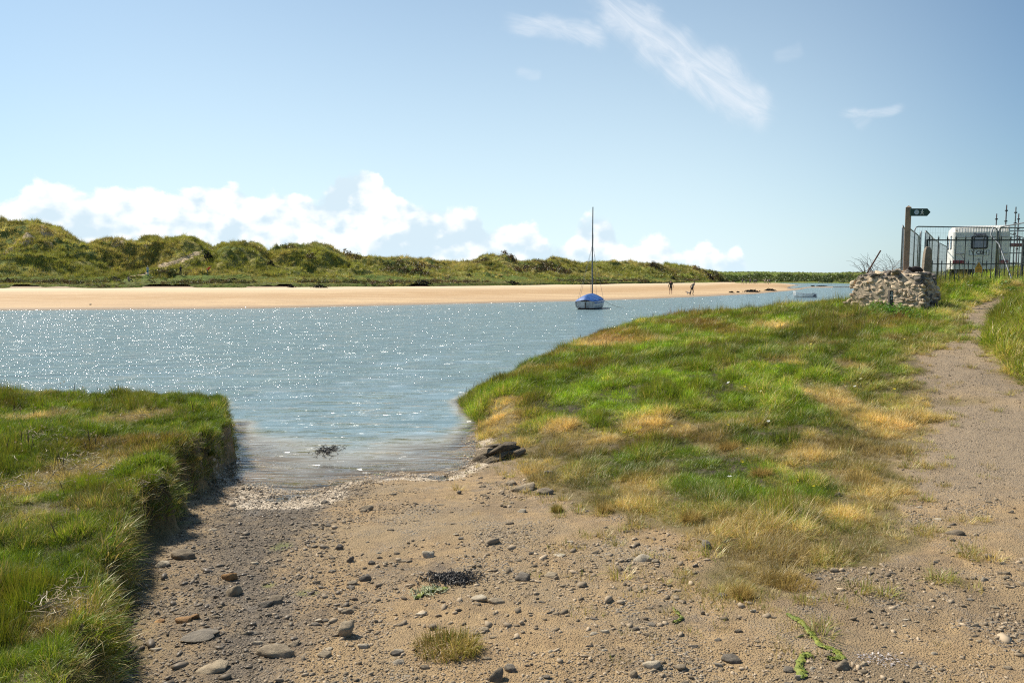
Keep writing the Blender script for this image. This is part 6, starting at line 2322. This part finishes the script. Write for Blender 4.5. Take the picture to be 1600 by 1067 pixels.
# ------------------------------------------------------------------ people
def person_material():
    m = bpy.data.materials.new('figure'); m.use_nodes = True
    t = NT(m.node_tree); b = m.node_tree.nodes['Principled BSDF']
    t.set(b.inputs['Base Color'], t.attr('col').outputs['Color'])
    b.inputs['Roughness'].default_value = .8
    return m


PM = person_material()
HAIRM = mat_simple('hair', (.035, .025, .018), .8)
HAIRB = mat_simple('brown_hair', (.14, .08, .045), .8)
HATM = mat_simple('pale_hat', (.5, .46, .4), .8)


def person(x, y, z, h_, yaw, label, top, legs, skin=(.45, .26, .17), shorts=False, pose='stand', hair=HAIRM, group=None, lean=0.0, stride=.1, skirt=False):
    root = empty('person', (x, y, z), yaw)
    tag(root, label, 'person', group)
    s = h_ / 1.75
    st_ = stride
    if pose == 'stand':
        J = {'pel': (0, 0, .95), 'sp': (0, -.02 - lean * .12, 1.15), 'ch': (0, -lean * .28, 1.38), 'nk': (0, -lean * .36, 1.50), 'hd': (0, -.02 - lean * .45, 1.60), 'tp': (0, -.01 - lean * .47, 1.70),
             'hl': (-.10, 0, .90), 'kl': (-.12, -st_ * .6, .50), 'al': (-.13, -st_ * .2, .08), 'tl': (-.14, -st_ * .2 - .16, .03),
             'hr': (.10, 0, .90), 'kr': (.12, st_ * .4, .50), 'ar': (.13, st_ * 1.4, .09), 'tr': (.14, st_ * 1.4 - .15, .03),
             'sl': (-.19, -lean * .3, 1.42), 'el': (-.27, .03, 1.14), 'wl': (-.30, -.08, .90), 'fl': (-.30, -.12, .80),
             'sr': (.19, -lean * .3, 1.42), 'er': (.28, .02, 1.14), 'wr': (.33, -.08, .92), 'fr': (.34, -.11, .82)}
    elif pose == 'hands':      # arms bent in front
        J = {'pel': (0, 0, .95), 'sp': (0, -.02, 1.15), 'ch': (0, 0, 1.38), 'nk': (0, -.02, 1.50), 'hd': (0, -.06, 1.60), 'tp': (0, -.06, 1.70),
             'hl': (-.10, 0, .90), 'kl': (-.10, -.04, .50), 'al': (-.10, 0, .08), 'tl': (-.12, -.16, .03),
             'hr': (.10, 0, .90), 'kr': (.10, -.02, .50), 'ar': (.10, .02, .08), 'tr': (.12, -.14, .03),
             'sl': (-.19, 0, 1.42), 'el': (-.25, .0, 1.16), 'wl': (-.12, -.24, 1.18), 'fl': (-.04, -.28, 1.22),
             'sr': (.19, 0, 1.42), 'er': (.25, .0, 1.16), 'wr': (.12, -.24, 1.18), 'fr': (.04, -.28, 1.22)}
    elif pose == 'sit':
        J = {'pel': (0, 0, .14), 'sp': (0, .04, .36), 'ch': (0, .03, .58), 'nk': (0, 0, .70), 'hd': (0, -.03, .80), 'tp': (0, -.02, .90),
             'hl': (-.10, -.04, .13), 'kl': (-.13, -.36, .42), 'al': (-.13, -.62, .08), 'tl': (-.13, -.76, .04),
             'hr': (.10, -.04, .13), 'kr': (.13, -.38, .38), 'ar': (.13, -.70, .07), 'tr': (.13, -.84, .05),
             'sl': (-.19, .03, .62), 'el': (-.25, -.05, .38), 'wl': (-.16, -.28, .40), 'fl': (-.12, -.34, .42),
             'sr': (.19, .03, .62), 'er': (.25, -.05, .38), 'wr': (.16, -.28, .40), 'fr': (.12, -.34, .42)}
    rad = {'pel': .145, 'sp': .125, 'ch': .155, 'nk': .055, 'hd': .095, 'tp': .075, 'hl': .095, 'kl': .062, 'al': .04, 'tl': .035, 'sl': .06, 'el': .043, 'wl': .03, 'fl': .03}
    if skirt:
        rad['kl'] = .1
    names = list(J)
    R_ = [rad.get(n, rad.get(n[:-1] + 'l', .05)) for n in names]
    E = [('pel', 'sp'), ('sp', 'ch'), ('ch', 'nk'), ('nk', 'hd'), ('hd', 'tp'), ('pel', 'hl'), ('hl', 'kl'), ('kl', 'al'), ('al', 'tl'), ('pel', 'hr'), ('hr', 'kr'), ('kr', 'ar'), ('ar', 'tr'),
         ('ch', 'sl'), ('sl', 'el'), ('el', 'wl'), ('wl', 'fl'), ('ch', 'sr'), ('sr', 'er'), ('er', 'wr'), ('wr', 'fr')]
    me = bpy.data.meshes.new('skeleton')
    me.from_pydata([tuple(c * s for c in J[n]) for n in names], [(names.index(a), names.index(b)) for a, b in E], [])
    o = bpy.data.objects.new('body_tmp', me); link(o)
    md_ = o.modifiers.new('skin', 'SKIN')
    for i, sv in enumerate(me.skin_vertices[0].data):
        q_ = R_[i] * s
        sv.radius = (q_, q_ * (.75 if names[i] in ('pel', 'sp', 'ch') else 1)); sv.use_root = (i == 0)
    ss_m = o.modifiers.new('sub', 'SUBSURF'); ss_m.levels = 1; ss_m.render_levels = 1
    dg = bpy.context.evaluated_depsgraph_get()
    fin = bpy.data.meshes.new_from_object(o.evaluated_get(dg))
    bpy.data.objects.remove(o)
    n = len(fin.vertices)
    co = np.zeros(n * 3); fin.vertices.foreach_get('co', co); co = co.reshape(-1, 3) / s
    jn = np.array([J[k] for k in names])
    col = np.zeros((n, 4)); col[:, 3] = 1
    # nearest bone decides the garment
    best = np.full(n, 9.0); which = np.zeros(n, int); tpar = np.zeros(n)
    for i, (a, b) in enumerate(E):
        pa, pb2 = np.array(J[a]), np.array(J[b]); d = pb2 - pa
        t_ = np.clip(((co - pa) @ d) / (d @ d), 0, 1)
        ds_ = np.linalg.norm(co - pa - t_[:, None] * d, axis=1)
        m_ = ds_ < best
        best[m_] = ds_[m_]; which[m_] = i; tpar[m_] = t_[m_]
    for i, (a, b) in enumerate(E):
        m_ = which == i
        if (a, b) in (('nk', 'hd'), ('hd', 'tp')) or b[0] == 'f':
            c = skin
        elif b[0] == 't' and b != 'tp':
            c = (.05, .045, .04)
        elif b[0] in 'ka' and a[0] in 'hk':
            c = skin if (shorts and b[0] == 'a') else legs
        elif b[0] == 'h' and len(b) == 2 and b != 'hd':
            c = legs
        else:
            c = top
        col[m_, :3] = c
    set_attr(fin, 'col', col, 'FLOAT_COLOR')
    fin.materials.clear(); fin.materials.append(PM)
    fin.name = 'person_body'
    fin.polygons.foreach_set('use_smooth', np.ones(len(fin.polygons), bool))
    link(bpy.data.objects.new('body', fin), root)
    hx_, hy_, hz_2 = (Vector(J['hd']) + Vector(J['tp'])) * .5 * s
    Vc, Fc_ = ico(2)
    hv = Vc * np.array([.095, .108, .115]) * s
    keepf = [f for f in Fc_ if (Vc[f, 2].mean() > -.1 and Vc[f, 1].mean() > -.45 + (.0 if Vc[f, 2].mean() < .5 else -.5))]
    hb = MB().add([tuple(v) for v in hv], keepf).build('hair', hair, root, smooth=True)
    hb.location = (hx_, hy_ + .012 * s, hz_2 + .012 * s)
    return root


DARK = (.022, .022, .026)
x, y = P(1048, 460, .12)
zb = float(far_z(np.array([x]), np.array([y]))[0])
person(x, y, zb, 1.80, math.pi - .2, 'person in dark top and dark shorts standing on the sand near the water', DARK, (.012, .012, .015), shorts=True, stride=.12)
x, y = P(1081, 460.5, .12)
zb = float(far_z(np.array([x]), np.array([y]))[0])
person(x, y, zb, 1.72, math.pi / 2 + .5, 'person in black clothes bending slightly beside a dog on the sand', DARK, (.012, .012, .015), lean=.9, stride=.2)
# dog
dg_ = empty('dog', (x - .55, y, float(far_z(np.array([x - .55]), np.array([y]))[0])), .15)
tag(dg_, 'small white and brown dog on the sand at the feet of the dark figure', 'dog')
names = {'ps': (.38, 0, .30), 'md': (.18, 0, .29), 'ch': (-.02, 0, .31), 'nk': (-.14, 0, .40), 'hd': (-.24, 0, .46), 'mz': (-.34, 0, .43), 'ta': (.46, 0, .36), 'tb': (.56, 0, .46),
         'fl': (-.04, -.07, .20), 'fk': (-.03, -.07, .10), 'fp': (-.06, -.07, .02), 'gl': (-.04, .07, .20), 'gk': (-.01, .07, .10), 'gp': (-.04, .07, .02),
         'bl': (.37, -.07, .21), 'bk': (.43, -.07, .12), 'bp': (.39, -.07, .02), 'cl': (.37, .07, .21), 'ck': (.44, .07, .12), 'cp': (.41, .07, .02)}
rd = {'ps': .08, 'md': .085, 'ch': .10, 'nk': .06, 'hd': .06, 'mz': .028, 'ta': .025, 'tb': .012}
kk = list(names)
me = bpy.data.meshes.new('dog_skeleton')
ed = [('ps', 'md'), ('md', 'ch'), ('ch', 'nk'), ('nk', 'hd'), ('hd', 'mz'), ('ps', 'ta'), ('ta', 'tb'), ('ch', 'fl'), ('fl', 'fk'), ('fk', 'fp'), ('ch', 'gl'), ('gl', 'gk'), ('gk', 'gp'), ('ps', 'bl'), ('bl', 'bk'), ('bk', 'bp'), ('ps', 'cl'), ('cl', 'ck'), ('ck', 'cp')]
me.from_pydata([names[q_] for q_ in kk], [(kk.index(a), kk.index(b)) for a, b in ed], [])
o = link(bpy.data.objects.new('dog_tmp', me)); o.modifiers.new('skin', 'SKIN')
for i, sv in enumerate(me.skin_vertices[0].data):
    q_ = rd.get(kk[i], .04 if kk[i][1] == 'l' else .022); sv.radius = (q_, q_); sv.use_root = kk[i] == 'md'
o.modifiers.new('s', 'SUBSURF').levels = 1
fin = bpy.data.meshes.new_from_object(o.evaluated_get(bpy.context.evaluated_depsgraph_get())); bpy.data.objects.remove(o)
n = len(fin.vertices); co = np.zeros(n * 3); fin.vertices.foreach_get('co', co); co = co.reshape(-1, 3)
col = np.ones((n, 4)); col[:, :3] = (.62, .58, .52)
col[(co[:, 0] > .25) | ((co[:, 0] < -.22) & (co[:, 2] > .44)), :3] = (.10, .06, .04)
set_attr(fin, 'col', col, 'FLOAT_COLOR'); fin.materials.clear(); fin.materials.append(PM)
link(bpy.data.objects.new('body', fin), dg_)
for sy in (-1, 1):
    MB().add([(-.22, sy * .035, .50), (-.26, sy * .05, .49), (-.22, sy * .075, .44)], [(0, 1, 2)]).build('ear', HAIRB, dg_)

# four people on the dune flat, left
for (u, v, hpx, yaw, pose, top, legs, hair, lb, kw) in [
    (201, 440, 8, 2.4, 'sit', (.28, .22, .22), (.06, .05, .07), HAIRM, 'person in a greyish top sitting on the bank at the top of the beach', {}),
    (231, 431, 14.5, 2.9, 'hands', (.48, .48, .50), (.06, .25, .42), HATM, 'person in a pale top and bright blue trousers on the dune flat', {}),
    (282.5, 431, 14.5, 3.0, 'hands', DARK, DARK, HAIRM, 'person dressed all in black standing on the dune flat', {}),
    (324.5, 430, 12, 1.4, 'stand', (.62, .035, .02), (.22, .24, .16), HAIRB, 'person in a bright red jacket stooping on the dune flat', {'lean': 1.6})]:
    x, y, zg = FG(u, v, 100, 200)
    hh = hpx * y / F * (1.95 if pose == 'sit' else 1)
    hh = min(max(hh, 1.55), 1.85)
    person(x, y, zg - .02, hh, yaw, lb, top, legs, pose=pose, hair=hair, **kw)

# walkers far off on the sand spit
desc = [(1159, 8.5, (.05, .05, .08), 'first walker from the left in the distant group, dark clothes'), (1164.5, 8, (.03, .03, .04), 'second walker from the left in the distant group, black clothes'),
        (1171, 9.5, (.10, .07, .14), 'tall walker in a purplish top in the middle of the distant group'), (1177, 8, (.05, .06, .09), 'walker just right of the tall purplish one'),
        (1180.5, 8, (.04, .04, .05), 'last walker before the gap in the distant group'), (1194, 6, (.5, .40, .36), 'crouching figure in pinkish clothes right of the gap'),
        (1198, 8, (.45, .36, .33), 'walker in a pale pink top right of the gap'), (1201.5, 8.5, (.06, .05, .08), 'rightmost walker of the distant group in dark clothes')]
for i, (u, hp_, top, lb) in enumerate(desc):
    r_ = 238 + 6 * (i % 3)
    x, y, zg = FP(u, r_)
    person(x, y, max(zg, .3), min(1.85, max(1.5, hp_ * r_ / F)), math.pi / 2 * (1 if i % 2 else -1) + .3, lb, top, (.04, .04, .055), stride=.25, group='walkers far off on the sand spit', shorts=(i % 3 == 0))

# dark weed beds lying on the sand spit
for (u, v, w, h_, lb) in [(1143, 457, 7, 2.2, 'smallest dark weed patch at the left on the sand spit'), (1153, 456.6, 4, 1.6, 'tiny dark weed patch between two bigger ones'),
                          (1175, 456, 24, 4, 'largest dark green weed bed at the water edge of the spit'), (1203, 454, 18, 3.4, 'right hand weed bed near the tip of the sand'),
                          (1270, 447, 6, 1.6, 'dark weed clump in the water off the tip of the sand'), (1284, 446.8, 16, 1.2, 'long low weed bar in the far water'), (141, 476, 3, 2, 'single dark stone on the far sand')]:
    d = pix_dir(u, v + .5)
    tt_ = np.linspace(50, 400, 4000); xx_ = d[0] * tt_; yy_ = d[1] * tt_; zz_ = EYE + d[2] * tt_
    k_ = np.argmax(zz_ < np.maximum(far_z(xx_, yy_), 0))
    cx_, cy_2, cz_ = xx_[k_], yy_[k_], max(0, float(far_z(xx_[k_:k_ + 1], yy_[k_:k_ + 1])[0]))
    hw, hh = w * cy_2 / F / 2, h_ * cy_2 / F
    me = leafy_mesh('weed', SCRUB, 260, hh * .9, 1, .16, int(u))
    V_ = np.zeros(len(me.vertices) * 3); me.vertices.foreach_get('co', V_); V_ = V_.reshape(-1, 3); V_[:, 0] *= hw; V_[:, 1] *= max(hw * .35, .5)
    me.vertices.foreach_set('co', V_.ravel().astype(np.float32)); me.update()
    if u < 200:
        o = bpy.data.objects.new('stone', rock_bank['slate'][0]); o.scale = (.10, .08, .07); o.location = (cx_, cy_2, cz_ + .03); tag(link(o), lb, 'stone'); continue
    o = bpy.data.objects.new('seaweed_bed', me); o.location = (cx_, cy_2, cz_); tag(link(o), lb, 'seaweed')
